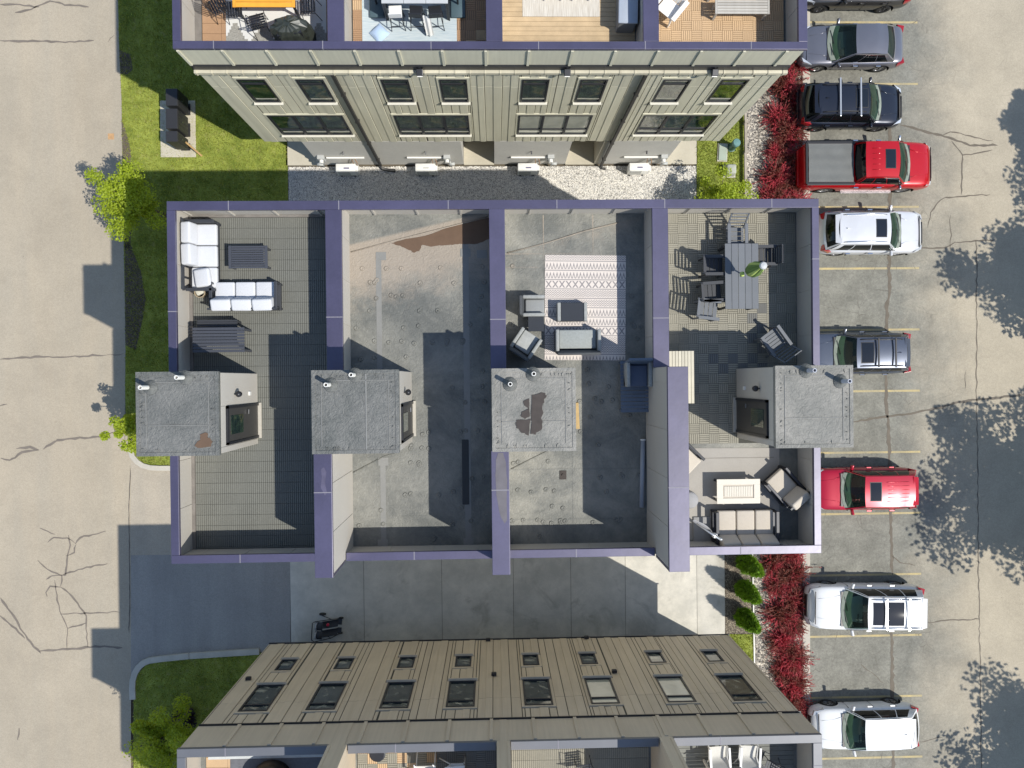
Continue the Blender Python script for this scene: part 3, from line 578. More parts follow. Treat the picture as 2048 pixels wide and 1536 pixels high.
# membrane decks of units two and three
part('roof_surface',MB().box(-4.25,-.07,-4.915,4.945,ZD-.06,ZD),mmem,B); part('roof_surface',MB().box(.31,4.53,-4.915,4.945,ZD-.06,ZD),mmem3,B)
def px2(x): return W(x,600,ZD).x
def py2(y): return W(1000,y,ZD).y
tp=MB(); tp.box(px2(758)-.08,px2(758)+.08,py2(742),py2(505),ZD,ZD+.005); part('seam_tape',tp,mtape,B)
part('seam_tape',MB().box(px2(762)-.08,px2(762)+.08,py2(1078),py2(925),ZD,ZD+.005),mtape,B); part('seam_tape',MB().box(px2(932)-.09,px2(932)+.09,py2(1085),py2(470),ZD,ZD+.005),mtape,B)
for x,y in ((763,511),(763,920),(760,1083),(932,505),(932,1083),(965,508)): part('tape_patch',MB().box(px2(x)-.15,px2(x)+.15,py2(y)-.12,py2(y)+.12,ZD+.005,ZD+.011),mtape,B)
for y in (532,640,730,1030): part('membrane_seam',MB().box(-4.2,-.12,py2(y)-.02,py2(y)+.02,ZD,ZD+.004),mmem,B)
for y in (508,535,590,940,1040): part('membrane_seam',MB().box(.36,4.5,py2(y)-.02,py2(y)+.02,ZD,ZD+.004),mmem,B)
for x in (1088,1187,1142): part('membrane_seam',MB().box(px2(x)-.015,px2(x)+.015,py2(1085) if x==1142 else 2.6 if 0 else 3.0,py2(905) if x==1142 else 4.9,ZD,ZD+.005),mmem,B)
crl=[MB() for _ in range(4)]; crl[0].tube([W(702,504,ZD),W(790,481,ZD+.01),W(920,448,ZD+.02),W(975,434,ZD+.01)],.02,6); crl[1].tube([W(1014,506,ZD),W(1090,487,ZD+.01),W(1170,462,ZD+.02),W(1235,446,ZD+.01)],.022,6); crl[2].tube([W(1022,938,ZD),W(1100,900,ZD+.01)],.02,6); crl[3].tube([W(706,945,ZD),W(770,912,ZD),W(800,905,ZD)],.02,6)
[part('cricket_ridge',c_,mmem,B,smooth=True) for c_ in crl]
fb=MB(); R_=random.Random(5)
def ring(x,y):
    fb.lathe([(.075,0),(.062,.022),(.040,.024),(.022,.004)],8,Matrix.Translation((x,y,ZD)))
for u in (0,1):
    x0,x1=((-4.1,-.2),(.45,4.4))[u]
    for k in range(90):
        x=R_.uniform(x0,x1); y=-4.7+round(R_.uniform(0,9)/.45)*.45+R_.uniform(-.06,.06)
        if y>3.4 and u==0 or (u==1 and 1.4<x<4.1 and .4<y<3.85): continue
        ring(x,y)
part('fastener_bumps',fb,mmem,B,smooth=True,kind='stuff')
bs_=W(931,945,ZD); part('drain_mat',MB().box(bs_.x-.10,bs_.x+.10,bs_.y-.95,bs_.y+.98,ZD+.006,ZD+.03),M('black_rubber',(.03,.035,.04),.7),B,bevel=.02)
p=W(1126,950,ZD); part('roof_drain',MB().box(p.x-.1,p.x+.1,p.y-.13,p.y+.13,ZD,ZD+.02).cyl((p.x,p.y,ZD+.02),.04,.03,10),mtarp,B)
# deck tiling ------------------------------------------------------------
def slatmesh(name,w_,d_,n,mat,vert,t=.022,gap=.011):
    mb=MB(); g=.004
    for i in range(n):
        if vert: a=w_*i/n+gap/2; b=w_*(i+1)/n-gap/2; x0,x1,y0,y1=a,b,g,d_-g
        else: a=d_*i/n+gap/2; b=d_*(i+1)/n-gap/2; x0,x1,y0,y1=g,w_-g,a,b
        mb.add([(x0,y0,0),(x1,y0,0),(x1,y1,0),(x0,y1,0),(x0,y0,t),(x1,y0,t),(x1,y1,t),(x0,y1,t)],[(4,5,6,7),(0,1,5,4),(1,2,6,5),(2,3,7,6),(3,0,4,7)])
    return mb.mesh(name,mat,fix=False)
def ribdeck(label,x0,x1,y0,y1,z,tw,td,n,mat,cat='decking',skip=None,vert=True):
    r=thing('deck_tiling',label,cat,(0,0,z),0,'interlocking tiles laid on the roof decks'); part('underlay',MB().box(x0,x1,y0,y1,-.012,-.002),mtgap,r); k=0; cache={}
    nx=max(1,round((x1-x0)/tw)); tw=(x1-x0)/nx; y=y1
    while y>y0+.02:
        d=min(td,y-y0)
        for i in range(nx):
            key=round(d,3)
            if key not in cache: cache[key]=slatmesh('deck_tile',tw,d,n,mat,vert)
            if skip and skip(x0+(i+.5)*tw,y-d/2): continue
            ob('deck_tile',cache[key],r,(x0+i*tw,y-d,0))
        y-=d
    return r
inp=lambda x,y:(x<-7.05 and -1.82<y<.27)
ribdeck('grey ribbed deck tiles covering the far-left roof deck of the middle block',-8.84,-4.63,-4.9,4.86,ZD+.012,.6,.313,10,mtile,skip=inp)
def parquet(label,x0,x1,y0,y1,z,t,mats,pick,skip=None,n=5):
    r=thing('deck_tiling',label,'decking',(0,0,z),0,'interlocking tiles laid on the roof decks'); part('underlay',MB().box(x0,x1,y0,y1,-.012,-.002),mtgap,r)
    nx=round((x1-x0)/t); ny=round((y1-y0)/t); tx=(x1-x0)/nx; ty=(y1-y0)/ny; ms={(m,v):slatmesh('deck_tile',tx,ty,n,mats[m],v) for m in range(len(mats)) for v in (0,1)}
    for i in range(nx):
        for j in range(ny):
            if skip and skip(x0+(i+.5)*tx,y0+(j+.5)*ty): continue
            ob('deck_tile',ms[(pick(i,j),(i+j)%2)],r,(x0+i*tx,y0+j*ty,0))
    return r
def pk4(i,j):
    if 5<=i<=10 and 7<=j<=8 : return 1 if (i+j)%2 else 0
    if i in(9,10) and 8<j<15: return 1 if (i+j)%2 else 0
    return 0
parquet('pale and dark parquet-pattern deck tiles around the grey dining table',4.95,9.1,-1.98,4.92,ZD+.012,.305,(mtileL,mtileD),pk4,skip=lambda x,y:(x>7.3 and y<.27) or (x<5.04 and y<.3))
part('roof_surface',MB().box(5.0,9.125,-4.915,4.945,ZD-.06,ZD),mmem3,B)
# ================================================================ north block (its sunlit south facade faces the gravel)
NB=building('upper row-house block whose sunlit pale facade faces the gravel strip','flat-roofed row-house blocks',0,0,0,0,0)
NY=9.49; NH=10.92; NZ=9.70
part('wall',MB().box(XL+.08,XR-.14,NY+.03,19.4,3.0,NZ-.05),mreveal,NB)
nconc=((-7.53,-1.25),(.10,3.22),(4.62,7.60))
for a,b in nconc: part('foundation_wall',MB().box(a,b,NY+.02,NY+2.2,-.05,2.97),mconc,NB)
part('rear_wall',MB().box(-7.53,7.6,NY+1.7,NY+2.4,-.05,2.96),mconc,NB); part('pier',MB().box(4.50,4.62,NY+.0,NY+1.7,-.05,2.97),mporch,NB)
part('soffit',MB().box(XL+.08,XR-.14,NY+.03,19.0,2.97,3.0),mreveal,NB)
for a,b in ((-9.0,-7.54),(-1.24,.09),(3.23,4.49),(7.61,9.1)): part('porch_slab',MB().box(a,b,NY-.02,NY+1.7,-.05,.03),mporch,NB)
# recessed entry doors at the back of the porches
for x in (-1.05,3.45): 
    d=part('entry_door',MB().box(x,x+.95,NY+1.64,NY+1.69,.04,2.2),mdoor,NB)
ux=(-7.97,-6.14,-3.48,-1.64,.98,2.84,5.50,7.36); lx=(-7.99,-3.50,.98,5.52)
holes=[(x-.09,x+.96,6.98,8.97) for x in ux]+[(x-.09,x+2.76,3.80,5.94) for x in lx]
siding(NB,NY+.03,-1,cutspans(holes,3.0,9.32,[8.25]),x0=XL+.06,x1=XR-.12)
for x in ux: window(NB,x,7.07,.87,1.81,NY+.03,-1,1,bar=1.45)
for i,x in enumerate(lx): window(NB,x,3.88,2.67,1.96,NY+.03,-1,3,lo=.55,curt=(i==2))
# horizontal seam flashing, gutter ledge, parapet band
k=XL+.1
part('belt_flashing',MB().box(XL+.06,XR-.12,NY-.035,NY+.02,9.33,9.36),mdkm,NB)
x=XL+.05; R_=random.Random(2)
while x<XR-.12:
    e=min(x+R_.uniform(1.5,2.6),XR-.1); part('gutter',MB().box(x+.004,e-.004,NY-.12,NY+.02,9.45,9.58),mledge,NB); x=e
for i in range(40):
    xx=XL+.1+i*.46
    if xx<XR-.15: part('gutter_bracket',MB().box(xx,xx+.035,NY-.135,NY-.0,9.43,9.60),mledge,NB)
part('band_shadow_gap',MB().box(XL+.06,XR-.12,NY-.03,NY+.02,9.60,9.84),mdkm,NB)
seams=[-.15+1.255*i for i in range(-7,8)]
facepanels(NB,'y',NY+.03,-1,XL+.05,XR-.12,9.86,NH-.12,seams,mside,batten=.075,name='band_panel')
part('parapet_wall',MB().box(XL+.08,XR-.14,NY+.03,NY+.19,NZ-.05,NH-.11),mwarm,NB); part('parapet_wall',MB().box(XL+.04,XL+.14,NY+.2,19.3,NZ-.05,NH-.11),mwarm,NB); part('parapet_wall',MB().box(XR-.2,XR-.12,NY+.2,19.3,NZ-.05,NH-.11),mwarm,NB)
part('parapet_wall',MB().box(XL+.04,XR-.14,19.3,19.4,NZ-.05,NH-.11),mwarm,NB)
coping(NB,XL+.02,XR-.08,NY,9.71,NH,mcop,'x',3.08,ph=1.15); coping(NB,XL+.02,XL+.25,9.71,19.4,NH,mcop,'y',3.05); coping(NB,XR-.34,XR-.08,9.71,19.4,NH,mcop,'y',3.05)
for a,b in ((-4.65,-4.18),(-.13,.34),(4.40,4.85)):
    part('dividing_wall',MB().box(a+.03,b-.03,9.7,19.3,NZ-.05,NH-.11),mwarm,NB); coping(NB,a,b,9.71,19.3,NH,mcop,'y',3.05)
facepanels(NB,'x',XL+.14,1,9.7,13.5,NZ+.02,NH-.12,[11.0],mwarm); facepanels(NB,'x',XR-.2,-1,9.7,14,NZ+.02,NH-.12,[10.9,12.2],mwarm); facepanels(NB,'x',-4.21,1,9.7,13.5,NZ+.02,NH-.12,[11.0],mwarm); facepanels(NB,'x',.31,1,9.7,13.5,NZ+.02,NH-.12,[11.0],mwarm)
part('base_flashing',MB().box(XL+.14,XL+.36,9.7,19,NZ-.04,NZ+.02),mbase,NB)
part('roof_surface',MB().box(XL+.1,XR-.16,NY+.1,19.3,NZ-.08,NZ-.03),mmem,NB)
# north penthouses (just beyond the frame; their shadows fall in it)
for a,b in ((XL,-6.97),(-4.64,-2.43),(-.07,2.08),(7.1,9.15)): part('penthouse_wall',MB().box(a+.03,b-.03,14.3,16.4,NZ-.05,12.7),mwarm,NB); part('penthouse_roof',MB().box(a,b,14.27,16.43,12.7,12.8),mcap,NB)
# downspouts
for xa,nm,foot in ((-4.86,'dark downspout between the first two ground-floor bays of the sunlit facade',1),(4.80,'dark downspout beside the concrete pier right of the second entry recess',0)):
    r=thing('downspout',nm,'downspout',(xa,NY,0),0,'downspouts on the sunlit facade')
    mb=MB(); mb.box(-.055,.055,-.13,-.03,.15,9.44); part('pipe',mb,mdownp,r,bevel=.01)
    for z in (.9,3.0,5.4,7.8): part('strap',MB().box(-.08,.08,-.14,.0,z,z+.05),mdownp,r)
    if foot: part('elbow',MB().tube([(0,-.1,.2),(.05,-.2,.08),(.35,-.26,.07),(.62,-.28,.07)],[.06,.075,.07,.075],8),mdownp,r,smooth=True)
    else: part('elbow',MB().tube([(0,-.1,.2),(.05,-.2,.08),(.2,-.24,.07)],.06,8),mdownp,r,smooth=True)
for px,lab in ((839,'small dark floodlight under the band above the second facade bay'),(1135,'small dark floodlight under the band above the third facade bay'),(1431,'small dark floodlight under the band above the fourth facade bay')):
    x=W(px,137,9.75).x; r=thing('floodlight',lab,'wall light',(x,NY-.05,9.72),0,'floodlights under the parapet band')
    part('housing',MB().box(-.1,.1,-.2,0,-.06,.07,Matrix.Rotation(.35,4,'X')),mdkm,r,bevel=.02); part('lens',MB().box(-.08,.08,-.22,-.19,-.05,.05,Matrix.Rotation(.5,4,'X')),mwhite,r); part('bracket',MB().box(-.03,.03,-.0,.06,-.03,.05),mdkm,r)
# heat-pump condensers on the gravel with their line sets
for i,px in enumerate((692,851,1056,1279)):
    p=W(px,326,.7); x=p.x
    r=thing('condenser',['cream condenser box on the gravel under the leftmost facade bay','cream condenser box on the gravel left of the first entry recess','cream condenser box half in the gravel shadow under the third bay','cream condenser box with purple badge in full sun right of the pier'][i],'air conditioner',(x,NY-.33,0),0,'air conditioners along the sunlit facade')
    part('case',MB().box(-.44,.40,-.17,.17,.08,.72),mwhite,r,bevel=.025); part('side_cover',MB().box(.40,.5,-.15,.16,.1,.66),mwhite,r,bevel=.02)
    part('foot',MB().box(-.36,-.28,-.2,.2,0,.08),mdkm,r); part('foot',MB().box(.22,.30,-.2,.2,0,.08),mdkm,r)
    part('fan_grille',MB().box(-.38,.12,-.185,-.17,.14,.66),M('grille_grey',(.45,.45,.43),.6),r)
    part('badge',MB().box(-.1,.14,-.06,.0,.72,.724),M('badge',(.12,.11,.2) if i in(0,3) else (.6,.58,.5),.5) if i!=1 else MC['grille_grey'],r)
    q=thing('conduit_run',['white conduit and meter hardware on the leftmost concrete bay','white conduit and meter hardware on the bay left of the first recess','white conduit and meter hardware on the bay between the two recesses','white conduit and meter hardware on the bay right of the pier'][i],'wall conduit',(x,NY+.02,0),0,'conduits on the concrete ground floor')
    part('conduit',MB().box(-.75,.85,-.09,-.02,1.02,1.13),mwhite,q,bevel=.02); sx_=-1 if i==0 else 1
    part('meter_box',MB().box(sx_*.95-.14,sx_*.95+.14,-.16,-.0,.85,1.3),M('meter_grey',(.42,.43,.42),.5),q,bevel=.015)
    part('meter_dial',MB().tube([(sx_*.95,-.16,1.1),(sx_*.95,-.28,1.1)],.085,14),mwhite,q); part('gas_regulator',MB().tube([(sx_*1.05,-.1,.75),(sx_*1.05,-.16,.55),(sx_*1.05,-.12,.1)],.045,8).tube([(sx_*1.0,-.16,.55),(sx_*1.25,-.16,.55)],.07,10),MC['meter_grey'],q,smooth=True)
    part('copper_line',MB().tube([(.45,-.3,.5),(.5,-.2,.85),(.42,-.05,1.0)],.022,6).tube([(.35,-.28,.5),(.3,-.1,.9),(.3,-.05,1.02)],.02,6),M('copper_wrap',(.25,.16,.10),.6),q)
    part('wall_spout',MB().tube([(.1,0,1.75),(.1,-.12,1.7)],.03,8),mdkm,q)
# ================================================================ south block (shaded north facade faces the apron)
SB=building('lower row-house block whose shaded taupe facade faces the concrete apron','flat-roofed row-house blocks',0,0,0,0,0)
SYY=-10.30; SH=11.2; SZ=9.97
part('wall',MB().box(XL+.06,XR+.02,-20.3,SYY-.03,3.2,SZ-.05),mreveal,SB); part('garage_wall',MB().box(XL+.06,XR+.02,-20.3,SYY-1.3,-.05,3.2),mconc,SB)
for x in (-8.4,-3.7,.9,5.5):
    for k in range(5): part('garage_door_panel',MB().box(x,x+2.8,SYY-1.3,SYY-1.26,.02+k*.45,.46+k*.45),mdoor,SB)
sx1=(-7.96,-5.87,-3.61,-1.53,.94,3.06,5.55,7.66); sx2=(-8.13,-6.03,-3.73,-1.64,.85,2.97,5.41,7.52)
holes=[(x-.09,x+.67,4.82,5.96) for x in sx1]+[(x-.09,x+1.0,7.0,9.12) for x in sx2]
siding(SB,SYY-.03,1,cutspans(holes,3.22,9.78,[8.36]),x0=XL+.05,x1=XR+.04,ph=-4.25,mat=mside_bounce)
for x in sx1: window(SB,x,4.92,.58,.94,SYY-.03,1,1)
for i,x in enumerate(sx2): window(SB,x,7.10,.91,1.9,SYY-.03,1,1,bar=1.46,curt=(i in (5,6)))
part('belt_flashing',MB().box(XL+.05,XR+.04,SYY-.02,SYY+.03,9.79,9.83),mdkm,SB)
part('drip_edge',MB().box(XL+.05,XR+.04,SYY-.02,SYY+.02,3.14,3.2),mdkm,SB)
facepanels(SB,'y',SYY-.03,1,XL+.03,XR+.05,9.84,SH-.12,[-3.98+1.262*i for i in range(-5,12)],mside_bounce,batten=.10,name='band_panel')
part('parapet_wall',MB().box(XL+.06,XR+.02,SYY-.18,SYY-.03,SZ-.05,SH-.11),mwarm,SB); part('parapet_wall',MB().box(XL+.02,XL+.14,-20.2,SYY-.2,SZ-.05,SH-.11),mwarm,SB); part('parapet_wall',MB().box(XR-.15,XR,-20.2,SYY-.2,SZ-.05,SH-.11),mwarm,SB)
sf=((-4.84,-4.26),(-.06,.36),(4.60,5.03)); e=XL
for a,b in sf+((XR+.06,0),):
    coping(SB,e,a,-10.54,SYY,SH,mcopg,'x',3.0,ph=1.35); e=b
coping(SB,XL,XL+.24,-20.2,-10.54,SH,mcopg,'y',3.0); coping(SB,XR-.2,XR+.06,-20.2,-10.54,SH,mcopg,'y',3.0)
for a,b in sf:
    part('fin_wall',MB().box(a+.03,b-.03,-15.4,SYY-.02,SZ-.05,12.9),mside_bounce,SB); part('fin_end_panel',MB().box(a+.1,b-.1,SYY-.02,SYY+.0,9.86,12.9),mside_bounce,SB); coping(SB,a,b,-15.4,SYY+.01,13.0,mcopg,'y',3.0)
    for xx in (a+.02,b-.1): part('batten',MB().box(xx,xx+.08,SYY-.02,SYY+.02,SH,12.9),mside_bounce,SB)
part('roof_surface',MB().box(XL+.1,XR-.1,-20.2,SYY-.1,SZ-.08,SZ-.03),mmem,SB)
for a,b in ((XL,-6.97),(-4.64,-2.43),(-.07,2.08),(7.1,9.15)): part('penthouse_wall',MB().box(a+.03,b-.03,-17.6,-15.5,SZ-.05,12.9),mwarm,SB); part('penthouse_roof',MB().box(a,b,-17.63,-15.47,12.9,13.0),mcap,SB)
for x,z,lab in ((-.12,6.63,'small dark vent box between the fourth and fifth window columns of the shaded facade'),(4.1,6.6,'small dark vent box between the sixth and seventh window columns of the shaded facade'),(-8.62,6.58,'small dark vent box at the left edge of the shaded facade'),(-.35,3.35,'small dark light at the foot of the shaded facade below the middle fin'),(3.55,3.3,'small dark light at the foot of the shaded facade below the sixth window column')):
    r=thing('wall_vent' if z>5 else 'wall_light',lab,'wall vent' if z>5 else 'wall light',(x,SYY,z)); part('hood',MB().box(-.09,.09,0,.1,-.06,.08),mdkm,r,bevel=.015); part('louvre',MB().box(-.06,.06,.1,.108,-.04,.04),mreveal,r)
# ================================================================ cars
def carpaint(name,c,metal=.4,rough=.28):
    m,n,bs=nodes(name); tc=N(n,'ShaderNodeTexCoord').outputs['Object']; v=math_(n,'MULTIPLY_ADD',noise(n,tc,3,3),.12,.94)
    L(n,mix(n,1.,c,v,'MULTIPLY'),bs.inputs['Base Color']); bs.inputs['Metallic'].default_value=metal; bs.inputs['Roughness'].default_value=rough; bs.inputs['Coat Weight'].default_value=.6; bs.inputs['Coat Roughness'].default_value=.06; return m
mtyre=M('tyre_rubber',(.02,.02,.02),.8); mrim=M('alloy_rim',(.42,.42,.43),.3,.8,var=.05); mrimd=M('dark_alloy_rim',(.10,.10,.11),.3,.7,var=.05); mblk=M('black_trim',(.018,.018,.02),.45,var=.05)
mwell=M('wheel_well',(.01,.01,.01),.9); mchrome=M('chrome',(.7,.7,.72),.12,1,var=.02); mlite=M('headlamp',(.55,.58,.62),.08,.3,var=.05); mred=M('tail_lamp',(.32,.008,.012),.12,coat=1,var=.05); msilver=M('silver_bar',(.55,.56,.58),.3,.6,var=.03)
mwind=glassmat('windscreen_glass',(.50,.68,.58),.42,(.012,.02,.018)); msideg=glassmat('tinted_glass',(.10,.12,.12),.8,(.006,.008,.009)); mroofg=glassmat('sunroof_glass',(.05,.06,.07),.92,(.012,.016,.024),.04)
mdash=M('dashboard',(.22,.25,.21),.8,var=.3,sc=3); mseat=M('car_seat',(.05,.05,.05),.85); mcabin=M('cabin_dark',(.012,.013,.014),.9)
def car(label,px,py,nose,paint,Lg=4.6,Wd=1.85,H=1.68,zb=1.08,zh=1.0,xc=.9,xr=.35,xr2=-1.75,xb=-2.15,kind='suv',rim=None,lowtrim=None,roofm=None,rz=0,**o):
    p=W(px,py,.75); r=thing('parked_'+('pickup' if kind=='pickup' else 'sedan' if kind=='sedan' else 'suv'),label,'pickup truck' if kind=='pickup' else 'car',(p.x,p.y,.004),(0 if nose>0 else math.pi)+rz,'cars parked nose-in along the lot')
    h=Lg/2; wz=.34 if kind!='pickup' else .40; wx=(h-.92*Lg/4.6,-h+.95*Lg/4.6)
    tail=zb-.02 if kind!='sedan' else zb+.02; bed=kind=='pickup'
    st=[(h,.50,.60,.34),(h-.03,.62,.74,.30),(h-.10,.76,.85,.24),(h-.30,zh-.10,.945,.2),(h-.62,zh-.03,.985,.2),(h-1.0,zh,1,.2),(xc+.1,zb-.04,1,.2),(xc-.5,zb-.03,1,.2),(0,zb-.03,.995,.2),(xb+.9,zb-.02,1,.2),(-h+.72,tail,.985,.2),(-h+.30,tail-.03,.95,.24),(-h+.10,tail-.12 if not bed else tail-.02,.88,.28),(-h+.02,tail-.35 if not bed else tail-.06,.80,.34),(-h,.58,.74,.38)]
    st=sorted({round(s[0],3):s for s in st}.values(),key=lambda s:-s[0]); n=None; mb=MB(); hw=Wd/2
    for x,zt,wf,z0 in st:
        w_=hw*wf; half=[(0,zt+.03),(w_*.45,zt+.025),(w_*.80,zt),(w_*.93,zt-.05),(w_*.985,zt-.17),(w_,max(.5,zt-.40)*.5+.30),(w_*.985,.42 if z0<.42 else z0+.02),(w_*.93,z0),(0,z0)]
        ring=half+[(-y,z) for y,z in half[1:-1]][::-1]; n=len(ring); mb.v+=[(x,y,z) for y,z in ring]
    m_=len(st)
    for i in range(m_-1):
        for j in range(n): mb.f.append((i*n+j,(i+1)*n+j,(i+1)*n+(j+1)%n,i*n+(j+1)%n))
    mb.f.append(tuple(range(n))); mb.f.append(tuple((m_-1)*n+j for j in range(n))[::-1])
    me=mb.mesh('body',paint,True); me.materials.append(mwell); body=bpy.data.objects.new('body',me); COL.objects.link(body); 
    ss=body.modifiers.new('s','SUBSURF'); ss.levels=2; ss.render_levels=2
    cut=MB()
    for x in wx:
        for sd in (-1,1): cut.tube([(x,sd*(hw-.26),wz+.01),(x,sd*(hw+.1),wz+.01)],wz+.07,28)
    cm=cut.mesh('cut',mwell); cm.materials.clear(); cm.materials.append(mwell); cm.materials.append(mwell); co_=bpy.data.objects.new('cut',cm); COL.objects.link(co_)
    cm.polygons.foreach_set('material_index',[1]*len(cm.polygons))
    bo=body.modifiers.new('b','BOOLEAN'); bo.object=co_; bo.operation='DIFFERENCE'; bo.solver='EXACT'
    dg=bpy.context.evaluated_depsgraph_get(); nm=bpy.data.meshes.new_from_object(body.evaluated_get(dg)); nm.name='body'
    bm=bmesh.new(); bm.from_mesh(nm); bmesh.ops.delete(bm,geom=[f for f in bm.faces if f.material_index==1],context='FACES'); bm.to_mesh(nm); bm.free()
    for x in wx:
        for sd in (-1,1):
            R0=wz+.072; wl=MB().grid(lambda u,v:(x+R0*math.cos(math.pi*(1.12*u-.06)),sd*(hw-.30+.285*v),wz+.01+R0*math.sin(math.pi*(1.12*u-.06))),14,1); wl.grid(lambda u,v:(x+R0*v*math.cos(math.pi*(1.12*u-.06)),sd*(hw-.30),wz+.01+R0*v*math.sin(math.pi*(1.12*u-.06))),14,1); ob('wheel_well',wl.mesh('wheel_well',mwell,False,False),r)
    body.modifiers.clear(); body.data=nm; body.parent=r; bpy.data.objects.remove(co_)
    # greenhouse
    wb=hw*.90; wr=hw*.70 if kind!='pickup' else hw*.74; zg=zb-.03; fz=H-.05
    def roofz(x,y): t=(x-(xr+xr2)/2)/((xr-xr2)/2); return H-.035*t*t-.045*(y/wr)**2-(.02 if t<-.5 else 0)
    P_wt=lambda v:(xr+.05*(1-v*v),v*wr,roofz(xr,v*wr)); P_wb=lambda v:(xc+.20*(1-v*v),v*wb,zg)
    P_rt=lambda v:(xr2-.04*(1-v*v),v*wr,roofz(xr2,v*wr)); P_rb=lambda v:(xb-.10*(1-v*v),v*wb*.96,zg if kind!='sedan' else zg+.04)
    lerp=lambda a,b,t:tuple(a[i]+(b[i]-a[i])*t for i in range(3))
    def bul(p,k,d): return (p[0]+d[0]*k,p[1]+d[1]*k,p[2]+d[2]*k)
    rm=roofm or paint
    roof=MB().grid(lambda u,v:(lambda vv:(P_wt(vv)[0]*(1-u)+P_rt(vv)[0]*u,vv*wr,roofz(P_wt(vv)[0]*(1-u)+P_rt(vv)[0]*u if 0<u<1 else (xr if u==0 else xr2),vv*wr)))(v*2-1),10,8)
    rf=ob('roof',roof.mesh('roof',rm,True,False),r)
    ob('windshield',MB().grid(lambda u,v:(lambda vv:bul(lerp(P_wt(vv),P_wb(vv),u),.05*math.sin(math.pi*u),(.6,0,.8)))(v*1.9-.95),6,8).mesh('windshield',mwind,True,False),r)
    ob('rear_window',MB().grid(lambda u,v:(lambda vv:bul(lerp(P_rt(vv),P_rb(vv),u*.86),.03*math.sin(math.pi*u),(-.6,0,.8)))(v*1.8-.9),5,6).mesh('rear_window',mwind if kind=='sedan' else msideg,True,False),r)
    pil=MB()
    pil.grid(lambda u,v:(lambda vv:lerp(P_rt(vv),P_rb(vv),.85+.15*u))(v*2-1),1,6)
    for s in (-1,1):
        pil.grid(lambda u,v:lerp(P_wt(s*(.95+.05*v)),P_wb(s*(.95+.05*v)),u),6,1); pil.grid(lambda u,v:lerp(P_rt(s*(.9+.1*v)),P_rb(s*(.9+.1*v)),u),5,1)
        A=P_wt(s);Bp=P_wb(s);C=P_rt(s);D=P_rb(s)
        side=lambda u,v,k=.0:bul(lerp(lerp(A,C,u),lerp(Bp,D,u),v),.035*math.sin(math.pi*v)+k,(0,s,.25))
        ob('side_window',MB().grid(lambda u,v:side(u,v),10,5).mesh('side_window',msideg,True,False),r)
        for u0,wd_ in ((.0,.022),(.36,.014),(.68,.014),(.975,.025) if kind=='pickup' else (.90,.10)): pil.grid(lambda u,v:side(min(1,u0+wd_*u),v,.006),1,5)
        pil.grid(lambda u,v:side(u,.10*v,.006),10,1)
        ob('window_trim',MB().grid(lambda u,v:side(u,.94+.06*v,.008),10,1).mesh('window_trim',lowtrim or mchrome,True,False),r)
        # mirrors, handles, lamps
        mr=part('mirror',MB().add([(xc-.28,s*hw*.90,zb-.04),(xc-.16,s*hw*.90,zb-.04),(xc-.17,s*(hw+.15),zb+.0),(xc-.30,s*(hw+.15),zb+.0),(xc-.28,s*hw*.90,zb+.06),(xc-.18,s*hw*.90,zb+.06),(xc-.20,s*(hw+.14),zb+.14),(xc-.30,s*(hw+.14),zb+.14)],[(0,3,2,1),(4,5,6,7),(0,1,5,4),(1,2,6,5),(2,3,7,6),(3,0,4,7)]),o.get('mir') or paint,r,bevel=.03)
        for x in (xc-1.15,xc-2.15): part('door_handle',MB().box(x,x+.2,*sorted((s*(hw*.985),s*(hw*1.0+.03))),zb-.16,zb-.11),o.get('hand') or paint,r)
        for x in (xc-.12,xc-1.22,xc-2.22):
            if not (bed and x<xb+.1): part('door_gap',MB().box(x,x+.012,*sorted((s*hw*.96,s*(hw*.997))),.36,zb-.14),mblk,r)
        part('headlight',MB().add([(h-.12,s*hw*.80,.66),(h-.05,s*hw*.60,.66),(h-.50,s*hw*.955,.74),(h-.12,s*hw*.80,.80),(h-.06,s*hw*.58,.78),(h-.50,s*hw*.93,zh-.07)],[(0,1,4,3),(0,2,5,3),(3,4,5),(0,1,2)]),mlite,r,bevel=.012)
        part('taillight',MB().add([(-h+.34,s*hw*.965,zb-.30),(-h+.03,s*hw*.84,zb-.30),(-h+.07,s*hw*.58,zb-.26),(-h+.42,s*hw*.955,zb-.06),(-h+.10,s*hw*.88,zb-.04),(-h+.12,s*hw*.58,zb-.10)],[(0,1,4,3),(1,2,5,4),(3,4,5),(0,2,1)]),mred,r,bevel=.012)
